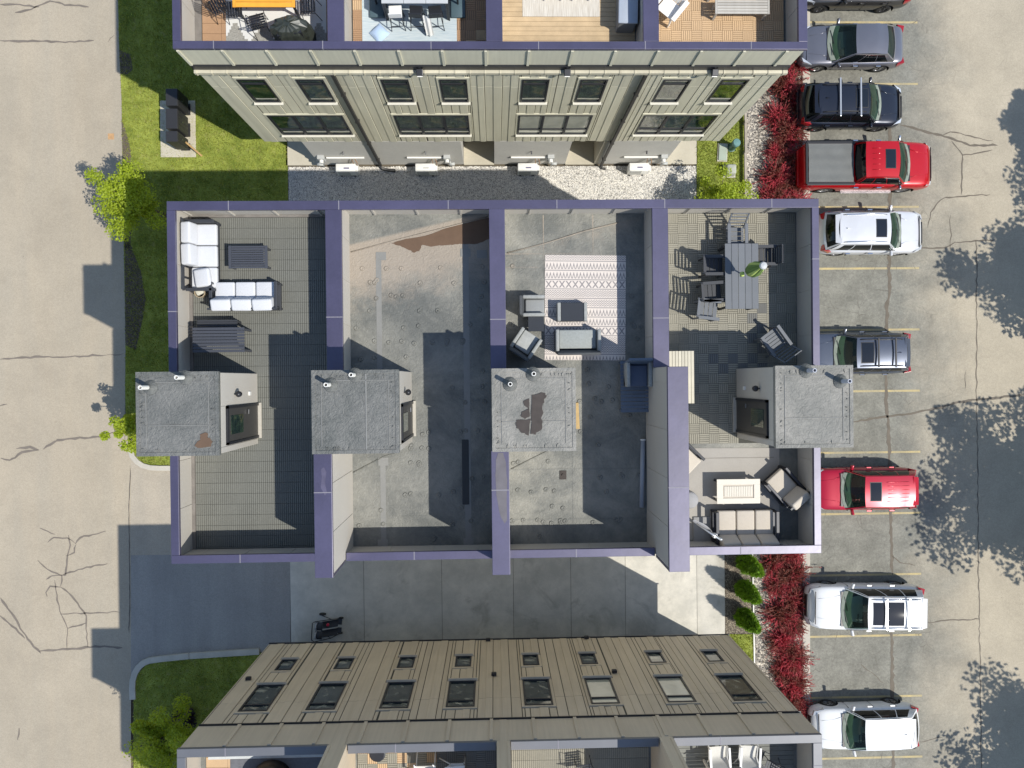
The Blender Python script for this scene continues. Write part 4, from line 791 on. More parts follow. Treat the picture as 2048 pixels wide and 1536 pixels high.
        for k,x in enumerate(wx):
            mt=Matrix.Translation((x,s*(hw-.16),wz))@Matrix.Rotation(s*-math.pi/2,4,'X')
            key=('w',kind=='pickup',rim is mrimd,s)
            if key not in wmesh:
                R2=Matrix.Rotation(s*-math.pi/2,4,'X')
                ty=MB().lathe([(wz*.62,-.10),(wz*.93,-.11),(wz,-.07),(wz,.07),(wz*.93,.11),(wz*.62,.10)],28,R2,False).mesh('tyre',mtyre,True)
                rm_=MB().lathe([(wz*.66,-.09),(wz*.66,.09),(wz*.57,.095),(wz*.55,.03),(.0,.03)],24,R2)
                for a in range(5):
                    an=a*2*math.pi/5
                    for q in (-.17,.17): rm_.add([R2@Vector(v) for v in ((.06*math.cos(an+q*3+.5),.06*math.sin(an+q*3+.5),.088),(.06*math.cos(an+q*3-.5),.06*math.sin(an+q*3-.5),.088),(wz*.62*math.cos(an+q-.12),wz*.62*math.sin(an+q-.12),.08),(wz*.62*math.cos(an+q+.12),wz*.62*math.sin(an+q+.12),.08))],[(0,1,2,3)])
                hub=MB().lathe([(wz*.56,.032),(wz*.56,.034)],20,R2)
                wmesh[key]=(ty,rm_.mesh('rim',rim or mrim,False),hub.mesh('brake_disc',mwell))
            a_,b_,c_=wmesh[key]; wo=ob('wheel',a_,r,(x,s*(hw-.16),wz)); ob('rim',b_,wo); ob('brake_disc',c_,wo)
    ob('pillars',pil.mesh('pillars',o.get('pil') or paint,True,False),r)
    # cabin
    part('cabin_floor',MB().box(xb+.25,xc+.02,-wb*.9,wb*.9,zg+.0,zg+.012),mcabin,r)
    dsh=MB().grid(lambda u,v:(xc+.12-.02*v-(.42)*u+.14*(1-(2*v-1)**2),(2*v-1)*wb*.9,zg+.04+.06*math.sin(u*2.6)),5,8); ob('dashboard',dsh.mesh('dashboard',mdash,True,False),r)
    part('wipers',MB().bar((xc+.12,-.55,zg+.07),(xc-.0,.05,zg+.14),.02).bar((xc+.14,.0,zg+.07),(xc+.02,.55,zg+.14),.02).box(xc+.14,xc+.24,-wb*.85,wb*.85,zg-.0,zg+.03),mblk,r)
    for y in (-.37,.37): part('seat',MB().box(xr-.55,xr-.35,y-.24,y+.24,zg,H-.42).box(xr-.5,xr-.05,y-.24,y+.24,zg,zg+.05),mseat,r,bevel=.05)
    part('rear_seat',MB().box(xr2+.35,xr2+.55,-.6,.6,zg,H-.45),mseat,r,bevel=.05)
    part('steering_wheel',MB().tube([(xc-.48+.06*math.sin(a*.628),.37*1+.17*math.cos(a*.628),zg+.08+.1*math.sin(a*.628)) for a in range(11)],.018,6,False),mblk,r)
    # hood creases, grille, bumper
    for s in (-1,1): part('hood_crease',MB().tube([(h-.35,s*hw*.42,zh-.055),(h-.9,s*hw*.5,zh+.012),(xc+.25,s*hw*.6,zb-.018)],[.004,.012,.008],6),paint,r,smooth=True)
    part('grille',MB().box(h-.06,h+.012,-hw*.5,hw*.5,.42,.70),mblk,r,bevel=.03); part('bumper_lip',MB().box(h-.10,h+.0,-hw*.68,hw*.68,.24,.36),mblk,r,bevel=.03)
    part('rear_bumper',MB().box(-h-.03,-h+.10,-hw*.78,hw*.78,.36,.60),o.get('rb') or paint,r,bevel=.05)
    part('hood_gap',MB().box(h-.27,h-.262,-hw*.72,hw*.72,zh-.12,zh-.052),mblk,r)
    rz_=lambda x,y:roofz(x,y)
    def roofbox(name,x0,x1,y0,y1,mat,t=.008,bev=.0):
        mb=MB().grid(lambda u,v:(x0+(x1-x0)*u,y0+(y1-y0)*v,roofz(x0+(x1-x0)*u,y0+(y1-y0)*v)+t),4,4); return ob(name,mb.mesh(name,mat,True,False),r)
    for q in o.get('sun',[]): roofbox('sunroof_frame',q[0]-.03,q[1]+.03,q[2]-.03,q[3]+.03,mblk if not o.get('pf') else paint,.006); roofbox('sunroof',q[0],q[1],q[2],q[3],mroofg,.011)
    if o.get('rails'):
        for s in (-1,1): y=s*wr*.88; part('roof_rail',MB().tube([(xr-.12,y,roofz(xr-.1,y)),(xr-.28,y,roofz(xr-.2,y)+.06),((xr+xr2)/2,y,H+.05),(xr2+.3,y,roofz(xr2+.2,y)+.06),(xr2+.12,y,roofz(xr2+.1,y))],.022,8),o['rails'],r,smooth=True)
    for x in o.get('bars',[]): part('crossbar',MB().box(x-.035,x+.035,-wr-o.get('bo',-.02),wr+o.get('bo',-.02),H+.07,H+.11),o.get('barm',mblk),r,bevel=.012)
    for k in range(o.get('ribs',0)):
        y=(k-(o['ribs']-1)/2)*wr*1.5/(o['ribs']); part('roof_rib',MB().tube([(xr-(.8 if not bed else .68),y,H-.035),(xr-.95 if not bed else xr-.85,y,H-.012-.02*(y/wr)**2),(xr2+.25,y,H-.03)],[.01,.02,.01],8),rm,r,smooth=True)
    if o.get('fin',1): part('antenna_fin',MB().add([(xr2+.45,.0,roofz(xr2+.4,0)),(xr2+.25,.03,roofz(xr2+.3,0)-.005),(xr2+.25,-.03,roofz(xr2+.3,0)-.005),(xr2+.25,0,H+.05)],[(0,1,3),(1,2,3),(2,0,3),(0,2,1)]),paint,r)
    if kind=='suv': part('spoiler',MB().add([(xr2+.05,-wr*.95,H-.06),(xr2+.05,wr*.95,H-.06),(xr2-.20,wr*.9,H-.12),(xr2-.20,-wr*.9,H-.12),(xr2+.05,-wr*.95,H-.09),(xr2+.05,wr*.95,H-.09),(xr2-.20,wr*.9,H-.14),(xr2-.20,-wr*.9,H-.14)],[(0,1,2,3),(4,7,6,5),(3,2,6,7),(1,0,4,5),(0,3,7,4),(2,1,5,6)]),o.get('sp') or paint,r)
    if bed:
        z=zb+.02; part('bed_rim',MB().box(-h+.10,xb-.02,-hw*.93,-hw*.80,z-.06,z+.02).box(-h+.10,xb-.02,hw*.80,hw*.93,z-.06,z+.02).box(-h+.06,-h+.16,-hw*.86,hw*.86,z-.06,z+.02),mblk,r,bevel=.015)
        part('tonneau_cover',MB().grid(lambda u,v:(-h+.17+(xb-.10+h-.17)*u,(v*2-1)*hw*.80,z+.03+.012*math.sin(v*math.pi)+.006*math.sin(v*24)),6,24),M('tonneau_vinyl',(.13,.135,.13),.7,var=.2,sc=1.5,bump=.15),r,smooth=True)
        part('running_board',MB().box(-1.0,1.25,-hw-.07,-hw+.06,.40,.45),M('brushed_step',(.22,.22,.23),.4,.5,var=.3,sc=5),r,bevel=.01); part('running_board',MB().box(-1.0,1.25,hw-.06,hw+.07,.40,.45),MC['brushed_step'],r,bevel=.01)
    return r
pgrey=carpaint('grey_paint',(.20,.20,.225),.6); pblack=carpaint('black_blue_paint',(.018,.022,.035),.4); predA=carpaint('bright_red_paint',(.46,.003,.008),.2); pred=carpaint('crimson_paint',(.40,.004,.026),.2)
pwhite=carpaint('white_paint',(.72,.73,.74),0,.25); psilver=carpaint('pearl_silver_paint',(.62,.63,.66),.15,.25); psub=carpaint('slate_blue_paint',(.10,.115,.15),.55); pdk=carpaint('charcoal_paint',(.055,.052,.05),.4)
car('dark charcoal SUV at the top edge of the picture with only its wheels showing',1712,-32,-1,pdk,4.75,1.9,1.7,rim=mrimd,rails=mblk,lowtrim=mblk)
car('metallic grey sedan parked nose toward the hedge, first car below the charcoal one',1705,91,-1,pgrey,4.62,1.82,1.44,.92,.86,xc=.95,xr=.12,xr2=-1.20,xb=-1.72,kind='sedan',fin=0,hand=mchrome)
car('black SUV with two silver crossbars across its roof',1702,212,1,pblack,4.55,1.86,1.66,rim=mrimd,rails=mblk,bars=[-.95,-.08],bo=.16,barm=msilver,sun=[(-.22,.28,-.38,.38)],lowtrim=mchrome)
car('bright red crew-cab pickup with a black tonneau cover over its bed',1732,333,1,predA,5.85,2.02,1.86,1.22,1.13,xc=1.42,xr=.85,xr2=-.52,xb=-.72,kind='pickup',sun=[(.28,.68,-.38,.38)],ribs=5,fin=0,mir=mchrome,hand=mchrome,roofm=predA)
car('silver-white SUV with red tail lamps wrapping its rear corners, nose toward the lane',1742,465,1,psilver,4.6,1.88,1.68,sun=[(-.24,.18,-.36,.36)],rails=mchrome,hand=mchrome)
car('slate-blue wagon with dark crossbars half hidden behind the right stair penthouse',1712,707,-1,psub,4.75,1.84,1.62,sun=[(-.32,.18,-.42,.42)],bars=[-.48,-1.22],rails=mblk,lowtrim=mblk)
car('crimson red SUV with ribbed roof parked between the pickup row and the white SUVs',1726,977,-1,pred,4.6,1.86,1.72,sun=[(-.28,.16,-.38,.38)],ribs=6,fin=0,lowtrim=mblk)
car('white three-row SUV with a long glass roof and thin crossbars',1730,1213,-1,pwhite,5.1,1.96,1.78,zb=1.12,zh=1.05,xr2=-2.0,xb=-2.3,xc=1.0,xr=.35,sun=[(-.32,.18,-.48,.48),(-1.15,-.42,-.50,.50)],bars=[-.36,-1.32],rails=mchrome,barm=mchrome,pf=1,rz=-.02,lowtrim=mchrome)
car('plain white crossover with a bare roof and visible wheels near the bottom edge',1729,1452,-1,pwhite,4.7,1.88,1.62,rim=mrim,rz=.015,lowtrim=pwhite,xr2=-1.65)
# ================================================================ vegetation
mleafY=leafmat('young_leaf',(.30,.38,.02),(.62,.72,.03),.3,.35); mleafD=leafmat('dark_leaf',(.04,.08,.015),(.08,.14,.02)); mbark=M('bark',(.14,.11,.085),.9,var=.3,sc=8,bump=.5)
mconif=leafmat('conifer_spray',(.17,.32,.02),(.28,.48,.02),.4,.3)
def tree(label,base,h,rad,n,leafs,mat,nl=14,nm='young_tree',flat=.75,gap=.0,seed=1,group='trees',blobs=.34,lean=(0,0)):
    R_=random.Random(seed); r=thing(nm,label,'tree',(base.x,base.y,0),0,group); mb=MB(); hc=h*.62
    mb.tube([(0,0,0),(.02,.01,h*.3),(lean[0]*.5,lean[1]*.5,h*.55),(lean[0],lean[1],h*.85)],[.035*h**.8,.028*h**.8,.02*h**.8,.006*h],8); cs=[];rs=[]
    for k in range(nl):
        a=k*2.4+R_.uniform(-.4,.4); rr=rad*(R_.random()**.6)*R_.uniform(.78,1.03); z=h*R_.uniform(.45,.92); z=min(z,h-.1-.35*rr); x,y=lean[0]+rr*math.cos(a),lean[1]+rr*math.sin(a)
        z0=h*.3+.35*(z-h*.3); mb.tube([(0,0,z0),(x*.5,y*.5,(z0+z)/2+.1),(x,y,z)],[.018*h**.8,.012*h**.8,.004*h**.8],6)
        for t,b in ((1,1),(.62,.8)): cs.append((x*t+R_.uniform(-.1,.1),y*t+R_.uniform(-.1,.1),z0+(z-z0)*t+.1)); rs.append(rad*blobs*b*R_.uniform(.6,1.15))
    part('trunk',mb,mbark,r,smooth=True); ob('crown',leafcloud(cs,rs,n,leafs,mat,flat=flat),r); return r
grp='young maples by the lane'
tree('bright green young tree straddling the kerbside sun beside the top-left corner of the middle block',Vector(tuple(W(262,398,3.0))[:2]+(0,)),4.4,1.75,10500,.05,mleafY,18,seed=4,blobs=.30,group=grp)
tree('small green tree half hidden under the far-left stair penthouse',Vector(tuple(W(262,855,2.6))[:2]+(0,)),3.7,.85,5500,.05,mleafY,13,seed=9,blobs=.32,group=grp)
tree('leafy green tree at the bottom-left lawn beside the shaded facade',Vector(tuple(W(318,1490,3.0))[:2]+(0,)),4.4,1.55,9500,.05,mleafY,18,seed=12,blobs=.32,group=grp)
tree('bushy lime-green tree on the lawn strip between the transformer box and the middle block',Vector(tuple(W(1450,402,2.0))[:2]+(0,)),2.8,1.2,7500,.048,mleafY,16,seed=21,blobs=.34,group=grp)
for i,(px,py,z,rr,sd,lab) in enumerate(((2128,280,8.5,2.5,37,'large shade tree beyond the lot casting the small upper shadow'),(2078,528,8.5,3.45,32,'large shade tree beyond the lot casting the shadow beside the silver SUV'),(2050,985,9.0,4.6,33,'largest shade tree beyond the lot casting the shadow beside the crimson SUV'),(2066,1490,8.5,4.0,34,'large shade tree beyond the lot casting the bottom-right shadow'))):
    g=W(px,py,0); k=z*.72; b=Vector((g.x+k*SX,g.y+k*SY,0)); tree(lab,b,z,rr,26000,.125,mleafD,48,'shade_tree',seed=sd,group='shade trees beyond the parking lot',blobs=.29)
def shrub_mesh(seed,n=300):
    r_=np.random.default_rng(seed); V=[];F=[]
    for k in range(n):
        a=r_.uniform(0,6.283); el=r_.uniform(.15,1.35); l=r_.uniform(.35,.82); o_=r_.normal(0,.16,2); d=np.array([math.cos(a)*math.cos(el),math.sin(a)*math.cos(el),math.sin(el)]); p=np.array([o_[0],o_[1],.08]); pts=[p]
        for s in range(5): d=d+np.array([r_.normal(0,.16),r_.normal(0,.16),-.10]); d/=np.linalg.norm(d); p=p+d*l/5; pts.append(p)
        for s in range(5):
            u=np.cross(d,[0,0,1.]); u/=np.linalg.norm(u)+1e-6; w0=.011; b=len(V); V+=[pts[s]-u*w0,pts[s]+u*w0,pts[s+1]+u*w0*.8,pts[s+1]-u*w0*.8]; F.append((b,b+1,b+2,b+3))
            for q in range(5):
                c=pts[s]+(pts[s+1]-pts[s])*r_.random(); e=r_.normal(0,1,3); e/=np.linalg.norm(e); f=np.cross(e,r_.normal(0,1,3)); f/=np.linalg.norm(f)+1e-6; z=r_.uniform(.018,.034); b=len(V); V+=[c,c+e*z+f*z*.5,c+e*z*2,c+e*z-f*z*.5]; F.append((b,b+1,b+2,b+3))
    return rawmesh('foliage',np.array(V),np.array(F),mbarb)
def barb():
    m,n,bs=nodes('barberry_leaf'); g=N(n,'ShaderNodeNewGeometry'); f=noise(n,g.outputs['Position'],1.7,3); c=mix(n,g.outputs['Random Per Island'],(.25,.014,.03),(.62,.075,.10)); c=mix(n,ramp(n,f,[(.46,0.),(.60,1.)]),mix(n,g.outputs['Random Per Island'],(.10,.035,.025),(.22,.07,.045)),c)
    L(n,c,bs.inputs['Base Color']); bs.inputs['Roughness'].default_value=.6; t=N(n,'ShaderNodeBsdfTranslucent'); L(n,mix(n,.5,c,(.7,.05,.05)),t.inputs[0]); mx=N(n,'ShaderNodeMixShader'); mx.inputs[0].default_value=.3; L(n,bs.outputs[0],mx.inputs[1]); L(n,t.outputs[0],mx.inputs[2]); L(n,mx.outputs[0],n.nodes['Material Output'].inputs[0]); return m
mbarb=barb(); sh=[shrub_mesh(s) for s in (1,2,3,4,5)]
sp=[(1592,122),(1570,170),(1592,200),(1560,232),(1583,262),(1556,300),(1586,322),(1555,352),(1588,375),(1548,395),(1584,412)]+[(1582,1108),(1548,1128),(1588,1150),(1556,1172),(1592,1205),(1563,1228),(1590,1255),(1566,1285),(1588,1318),(1568,1345),(1590,1368),(1584,1400),(1602,1432)]
sl_=['beside the front bumper of the grey sedan','on the gravel side beside the grey sedan','by the kerb between the grey sedan and black SUV','on the gravel side opposite the black SUV','touching the rear of the black SUV','on the gravel side of the gap above the pickup','touching the tailgate of the red pickup','on the gravel side opposite the pickup tonneau','by the lower rear corner of the pickup','on the gravel side beside the lime-green tree','half under the top right corner of the middle block','just below the lower right corner of the middle block','level with the topmost conifer','above the shadow of the long white SUV','level with the middle conifer','touching the grille of the long white SUV','on the rock side opposite the long white SUV','by the lower front corner of the long white SUV','level with the lowest conifer and small lawn','in the empty stall stretch, kerb side','in the empty stall stretch, rock side','by the kerb above the last white crossover','beside the upper right corner of the shaded facade','at the bottom end of the row near the white crossover']
for i,((px,py),t) in enumerate(zip(sp,sl_)):
    g=W(px,py,.3); r=thing('barberry_shrub','spiky red barberry '+t,'shrub',(g.x,g.y,0),i*1.3,'red barberry shrubs along the kerb'); f=ob('foliage',sh[i%5],r); s=1.0+.18*math.sin(i*2.1); f.scale=(s,s,s*.9)
    part('stems',MB().tube([(0,0,0),(.03,.02,.12),(.1,.06,.3)],[.03,.022,.012],6).tube([(0,0,.02),(-.05,.05,.15),(-.1,.02,.3)],[.025,.02,.01],6),mbark,r)
# dry pale ground cover between rocks and barberries
mtw=isl('dry_twig',(.30,.25,.18),(.08,.06,.045)); blades('dry_twigs',[[tuple(p)[:2] for p in (W(1515,120),W(1600,80),W(1604,402),W(1512,402))],[tuple(p)[:2] for p in (W(1520,1105),W(1600,1105),W(1604,1460),W(1525,1400))]],150,mtw,.16,.02,.02,lean=1.4)
for i,(px,py,lab) in enumerate(((1484,1120,'bright green upright conifer nearest the middle block in the mulch bed'),(1481,1172,'bright green upright conifer in the middle of the mulch bed row'),(1481,1228,'bright green upright conifer lowest in the mulch bed beside the lawn corner'))):
    g=W(px,py,0); r=thing('arborvitae',lab,'conifer',(g.x,g.y,0),i*2,'upright conifers in the mulch bed'); H_=2.35-.08*i; n=4200; r_=np.random.default_rng(50+i)
    z=H_*(1-(1-r_.uniform(0,1,n))**.6)*.97+.06; prof=.37*np.minimum(1,(z/.4)**.5)*(1-(z/H_)**1.6)**.75+.02; a=r_.uniform(0,6.283,n); rr=prof*r_.uniform(.82,1.08,n)*(1+.10*np.sin(a*7+z*5))
    P=np.stack([rr*np.cos(a),rr*np.sin(a),z],1); d=np.stack([np.cos(a)*.6,np.sin(a)*.6,np.full(n,.9)],1)+r_.normal(0,.45,(n,3)); d/=np.linalg.norm(d,axis=1)[:,None]; u=np.cross(d,r_.normal(0,1,(n,3))); u/=np.linalg.norm(u,axis=1)[:,None]; s=.07*r_.uniform(.5,1.5,n)[:,None]
    V=np.stack([P-u*s*.4,P+d*s*.8-u*s*.1,P+d*s*1.7,P+u*s*.4],1); ob('foliage',rawmesh('foliage',V.reshape(-1,3),np.arange(4*n).reshape(-1,4),mconif),r)
    part('trunk',MB().tube([(0,0,0),(0,0,H_*.8)],[.05,.01],8).lathe([(.05,.1),(.25,.3),(.27,.7),(.18,1.4),(.03,H_*.9)],12),M('inner_conifer',(.03,.055,.01),.95),r)
g_=W(370,1446,.4); r=thing('dark_shrub','small near-black shrub on the shaded lawn behind the bottom-left tree','shrub',(g_.x,g_.y,0)); R_=random.Random(3)
ob('foliage',leafcloud([(R_.uniform(-.35,.35),R_.uniform(-.35,.35),R_.uniform(.2,.6)) for _ in range(12)],[.28]*12,2500,.05,leafmat('purple_black_leaf',(.035,.022,.035),(.05,.02,.04))),r); part('stems',MB().tube([(0,0,0),(.1,.05,.5)],[.03,.01],6).tube([(0,0,0),(-.12,.05,.5)],[.03,.01],6),mbark,r)
# ================================================================ ground furniture
pd=[W(321,202),W(391,200),W(393,315),W(321,316)]
cp=single('concrete_pad',MB().box(pd[0].x,pd[2].x,pd[2].y,pd[0].y,-.05,.07),mporch,'rectangular concrete pad on the lawn under the black mailbox cabinets','concrete pad',bevel=.02)
for i,(y0,y1,lab) in enumerate(((177,211,'black mailbox cabinet nearest the top, partly in the block shadow'),(217,257,'black mailbox cabinet in the middle of the three on the pad'),(262,283,'narrow black mailbox cabinet lowest of the three on the pad'))):
    a=W(331,y0,1.45); b=W(355,y1,1.45); r=thing('mailbox_cabinet',lab,'mailbox',((a.x+b.x)/2,(a.y+b.y)/2,.07),0,'mailbox cabinets on the lawn pad'); hx=(b.x-a.x)/2; hy=(a.y-b.y)/2
    mk=M('mailbox_black',(.035,.035,.038),.45,.2); part('cabinet',MB().box(-hx,hx,-hy,hy,.32,1.38),mk,r,bevel=.015); part('pedestal',MB().box(-hx*.5,hx*.5,-hy*.5,hy*.5,.03,.32),mk,r); part('base_plate',MB().box(-hx*.8,hx*.8,-hy*.7,hy*.7,0,.03),mk,r)
    for k in range(4): part('mail_door',MB().box(hx,hx+.012,-hy+.03+k*(2*hy-.06)/4+.006,-hy+.03+(k+1)*(2*hy-.06)/4-.006,.4,1.32),mk,r)
    part('lock',MB().box(hx+.012,hx+.03,-.02,.02,.9,.94),mchrome,r)
p=W(404,312); single('timber_stake',MB().bar((p.x,p.y,0),(p.x-.28,p.y+.28,.95),.07,.07),M('stake_wood',(.42,.27,.12),.7),'short leaning tan timber stake beside the lowest mailbox cabinet','post')
p=W(1462,296); r=thing('utility_pedestal','squat dark green cylinder on the lawn beside the timber rail','utility box',(p.x,p.y,0)); mg=M('utility_green',(.05,.12,.10),.45)
part('barrel',MB().lathe([(.20,0),(.20,.06),(.16,.08),(.16,.62)],20),mg,r,smooth=False); part('cap',MB().lathe([(.175,.62),(.18,.72),(.15,.78),(.02,.79)],20),M('cap_green',(.13,.25,.24),.4),r)
p=W(1444,306); q=thing('transformer_pad_cover','pale green-grey rectangular lid flat on the lawn below the green cylinder','utility lid',(p.x,p.y,.03),-.06); part('lid',MB().box(-.18,.18,-.36,.36,0,.10),M('pale_green',(.33,.38,.31),.7),q,bevel=.02); part('frame',MB().box(-.22,.22,-.40,.40,0,.05),mkerb,q)
p=W(1457,343); q=thing('utility_box','grey domed utility box on the lawn below the flat lid','utility box',(p.x,p.y,.03)); part('shell',MB().add([(-.25,-.26,0),(.25,-.26,0),(.25,.26,0),(-.25,.26,0),(-.21,-.20,.42),(.21,-.20,.42),(.21,.20,.42),(-.21,.20,.42)],[(0,3,2,1),(4,5,6,7),(0,1,5,4),(1,2,6,5),(2,3,7,6),(3,0,4,7)]),M('box_stone',(.36,.37,.31),.75,var=.25,sc=6),q,bevel=.07,seg=3); part('base',MB().box(-.28,.28,-.29,.29,0,.05),mkerb,q)
# twin stroller on the apron
p=W(658,1256,.5); r=thing('twin_stroller','dark two-seat stroller parked on the concrete apron near the asphalt','stroller',(p.x,p.y,.006),math.radians(-4)); ms=M('stroller_fabric',(.035,.042,.055),.85,var=.2); mst=M('stroller_grey',(.30,.32,.36),.8); mfr=M('stroller_frame',(.02,.02,.022),.4,.5)
part('frame',MB().tube([(-.62,-.38,.95),(-.62,.34,.95),(-.5,.40,.95),(.1,.40,.55),(.45,.32,.15)],.018,8).tube([(-.62,-.38,.95),(-.5,-.46,.95),(.1,-.42,.55),(.45,-.32,.15)],.018,8).tube([(-.4,.38,.1),(.1,.38,.5)],.015,6).tube([(-.4,-.42,.1),(.1,-.42,.5)],.015,6),mfr,r,smooth=True)
for y in (-.20,.18):
    part('seat',MB().grid(lambda u,v:(-.28+.62*u,y+(v-.5)*.32,.62-.42*u+.12*(abs(v-.5)*2)**2),8,6),ms,r,smooth=True); part('canopy',MB().grid(lambda u,v:(-.50+.30*u,y+(v-.5)*.36,.80+.20*math.sin(math.pi*(.15+.7*u))*math.sin(math.pi*(.1+.8*v))),6,6),ms,r,smooth=True)
    part('canopy_trim',MB().tube([(-.44,y-.16,.86),(-.46,y-.08,1.0),(-.46,y+.08,1.0),(-.44,y+.16,.86)],.03,8),mst,r,smooth=True); part('footrest',MB().box(.30,.48,y-.13,y+.13,.14,.17),ms,r,bevel=.02)
part('cup_holder',MB().lathe([(.045,.62),(.06,.66),(.06,.74),(.03,.74)],12,Matrix.Translation((-.02,.20,-.02))),M('red_plastic',(.5,.02,.06),.4),r,smooth=True)
for x,y,rr in ((-.38,.47,.15),(-.38,-.50,.15),(.42,.33,.10),(.42,-.33,.10)): part('wheel',MB().lathe([(rr*.6,-.025),(rr,-.02),(rr,.02),(rr*.6,.025)],18,Matrix.Translation((x,y,rr))@Matrix.Rotation(math.pi/2,4,'X')),mtyre,r,smooth=True)
# ================================================================ furniture kit (x right, y front, origin on the floor)
mchar=M('charcoal_aluminium',(.075,.08,.095),.45,.3,var=.08,rnd=.05); mslat=M('grey_lumber',(.125,.135,.15),.6,var=.1,rnd=.05); mslat2=M('black_lumber',(.035,.038,.045),.55,var=.1)
mcush=M('white_cushion',(.56,.57,.59),.9,var=.04,bump=.15,bsc=6); mtaupe=M('taupe_cushion',(.50,.45,.38),.9,var=.05,bump=.12,bsc=6); mwick=M('grey_wicker',(.30,.31,.30),.75,var=.25,sc=14,bump=.6,bsc=60); mwickd=M('dark_wicker',(.06,.065,.07),.75,var=.25,sc=14,bump=.6,bsc=60)
mpad=M('charcoal_pad',(.03,.035,.045),.9,var=.1); mwood=M('bar_wood',(.50,.46,.38),.7,var=.18,sc=5,rnd=.1); mwp=M('white_frame',(.72,.72,.70),.5,var=.04); mbm=M('black_metal',(.03,.032,.038),.4,.4)
def leg4(r,w_,d_,h,t,mat,inset=.03,name='leg'):
    for sx in (-1,1):
        for sy in (-1,1): x=sx*(w_/2-inset-t/2);y=sy*(d_/2-inset-t/2); part(name,MB().box(x-t/2,x+t/2,y-t/2,y+t/2,0,h),mat,r)
def slattable(label,cat,x,y,z,w_,d_,h,n,mat,rz=0,border=.08,along='x',name='slatted_table',legt=.06,group=None,legm=None):
    r=thing(name,label,cat,(x,y,z),rz,group); t=.03
    if border:
        for s in (-1,1): part('end_board',MB().box(*sorted((s*w_/2,s*(w_/2-border))),-d_/2,d_/2,h-t,h),mat,r)
    L_=w_/2-border-(.004 if border else 0); me=None
    for k in range(n):
        if along=='x': g=d_/n; mb=MB().box(-L_,L_,-g/2+.008,g/2-.008,h-t,h-.002); pos=(0,-d_/2+g*(k+.5),0)
        else: g=2*L_/n; mb=MB().box(-g/2+.006,g/2-.006,-d_/2,d_/2,h-t,h-.002); pos=(-L_+g*(k+.5),0,0)
        me=me or mb.mesh('slat',mat); ob('slat',me,r,pos)
    part('apron',MB().box(-w_/2+.05,w_/2-.05,-d_/2+.04,-d_/2+.07,h-.10,h-t-.002),legm or mat,r); part('apron',MB().box(-w_/2+.05,w_/2-.05,d_/2-.07,d_/2-.04,h-.10,h-t-.002),legm or mat,r); leg4(r,w_,d_,h-t-.003,legt,legm or mat); return r
def sofa(label,x,y,z,rz,n,w_,d_,mat,cm,sh=.42,bh=.82,arm=.60,at=.09,tilt=.12,missing=(),group='outdoor seating',name='outdoor_sofa',cat='sofa',backd=.20):
    r=thing(name,label,cat,(x,y,z),rz,group); 
    part('seat_base',MB().box(-w_/2,w_/2,-d_/2,d_/2,.12,.26),mat,r,bevel=.01)
    for s in (-1,1):
        part('armrest',MB().box(*sorted((s*w_/2,s*(w_/2-at))),-d_/2,d_/2,arm-.04,arm),mat,r,bevel=.012)
        for yy in (-d_/2+.03,d_/2-.06): part('arm_post',MB().box(*sorted((s*(w_/2-.01),s*(w_/2-at+.01))),yy,yy+.05,0,arm-.04),mat,r)
    part('back_rail',MB().box(-w_/2,w_/2,-d_/2-.02,-d_/2+.03,bh-.12,bh-.06),mat,r)
    for k in range(2*n+1): xx=-w_/2+.05+k*(w_-.1)/(2*n); part('back_slat',MB().box(xx-.015,xx+.015,-d_/2,-d_/2+.02,.26,bh-.12),mat,r)
    iw=(w_-2*at)/n
    for k in range(n):
        a=-w_/2+at+k*iw; part('seat_cushion',MB().box(a+.012,a+iw-.012,-d_/2+.1,d_/2+.01,.265,sh),cm,r,bevel=.045,seg=4)
        if k in missing: continue
        mx=Matrix.Translation((a+iw/2,-d_/2+backd*.55,sh+.005))@Matrix.Rotation(tilt,4,'X')@Matrix.Rotation(random.uniform(-.04,.04),4,'Z')
        part('back_cushion',MB().box(-iw/2+.012,iw/2-.012,-backd*.45,backd*.55,-.02,bh-sh,mx),cm,r,bevel=.06,seg=4)
    return r
def slatchair(label,x,y,z,rz,mat,w_=.54,d_=.52,sh=.45,bh=.90,n=4,arms=True,group='dining chairs',name='slatted_chair',lean=.18,bslat=5,cat='chair'):
    r=thing(name,label,cat,(x,y,z),rz,group); g=d_/n
    for k in range(n): part('seat_slat',MB().box(-w_/2+.04,w_/2-.04,-d_/2+g*k+.008,-d_/2+g*(k+1)-.008,sh-.025,sh),mat,r)
    for s in (-1,1):
        part('leg',MB().bar((s*(w_/2-.02),d_/2-.02,0),(s*(w_/2-.02),d_/2-.02,.65 if arms else sh),.045),mat,r); part('leg',MB().bar((s*(w_/2-.02),-d_/2-.05,0),(s*(w_/2-.02),-d_/2+.03,sh),.045),mat,r)
        part('back_post',MB().bar((s*(w_/2-.02),-d_/2+.03,sh-.02),(s*(w_/2-.02),-d_/2-lean,bh),.04),mat,r); part('side_rail',MB().box(*sorted((s*(w_/2-.045),s*(w_/2-.02))),-d_/2+.04,d_/2-.05,sh-.09,sh-.03),mat,r)
        if arms: part('armrest',MB().box(*sorted((s*(w_/2-.06),s*(w_/2+.03))),-d_/2-.06,d_/2+.03,.65,.68),mat,r)
    for k in range(bslat): t=.18+.8*k/(bslat-1); zz=sh+(bh-sh)*t; yy=-d_/2+.03-(lean+.03)*t; part('back_slat',MB().box(-w_/2+.05,w_/2-.05,yy-.012,yy+.012,zz-.03,zz+.03),mat,r)
    return r
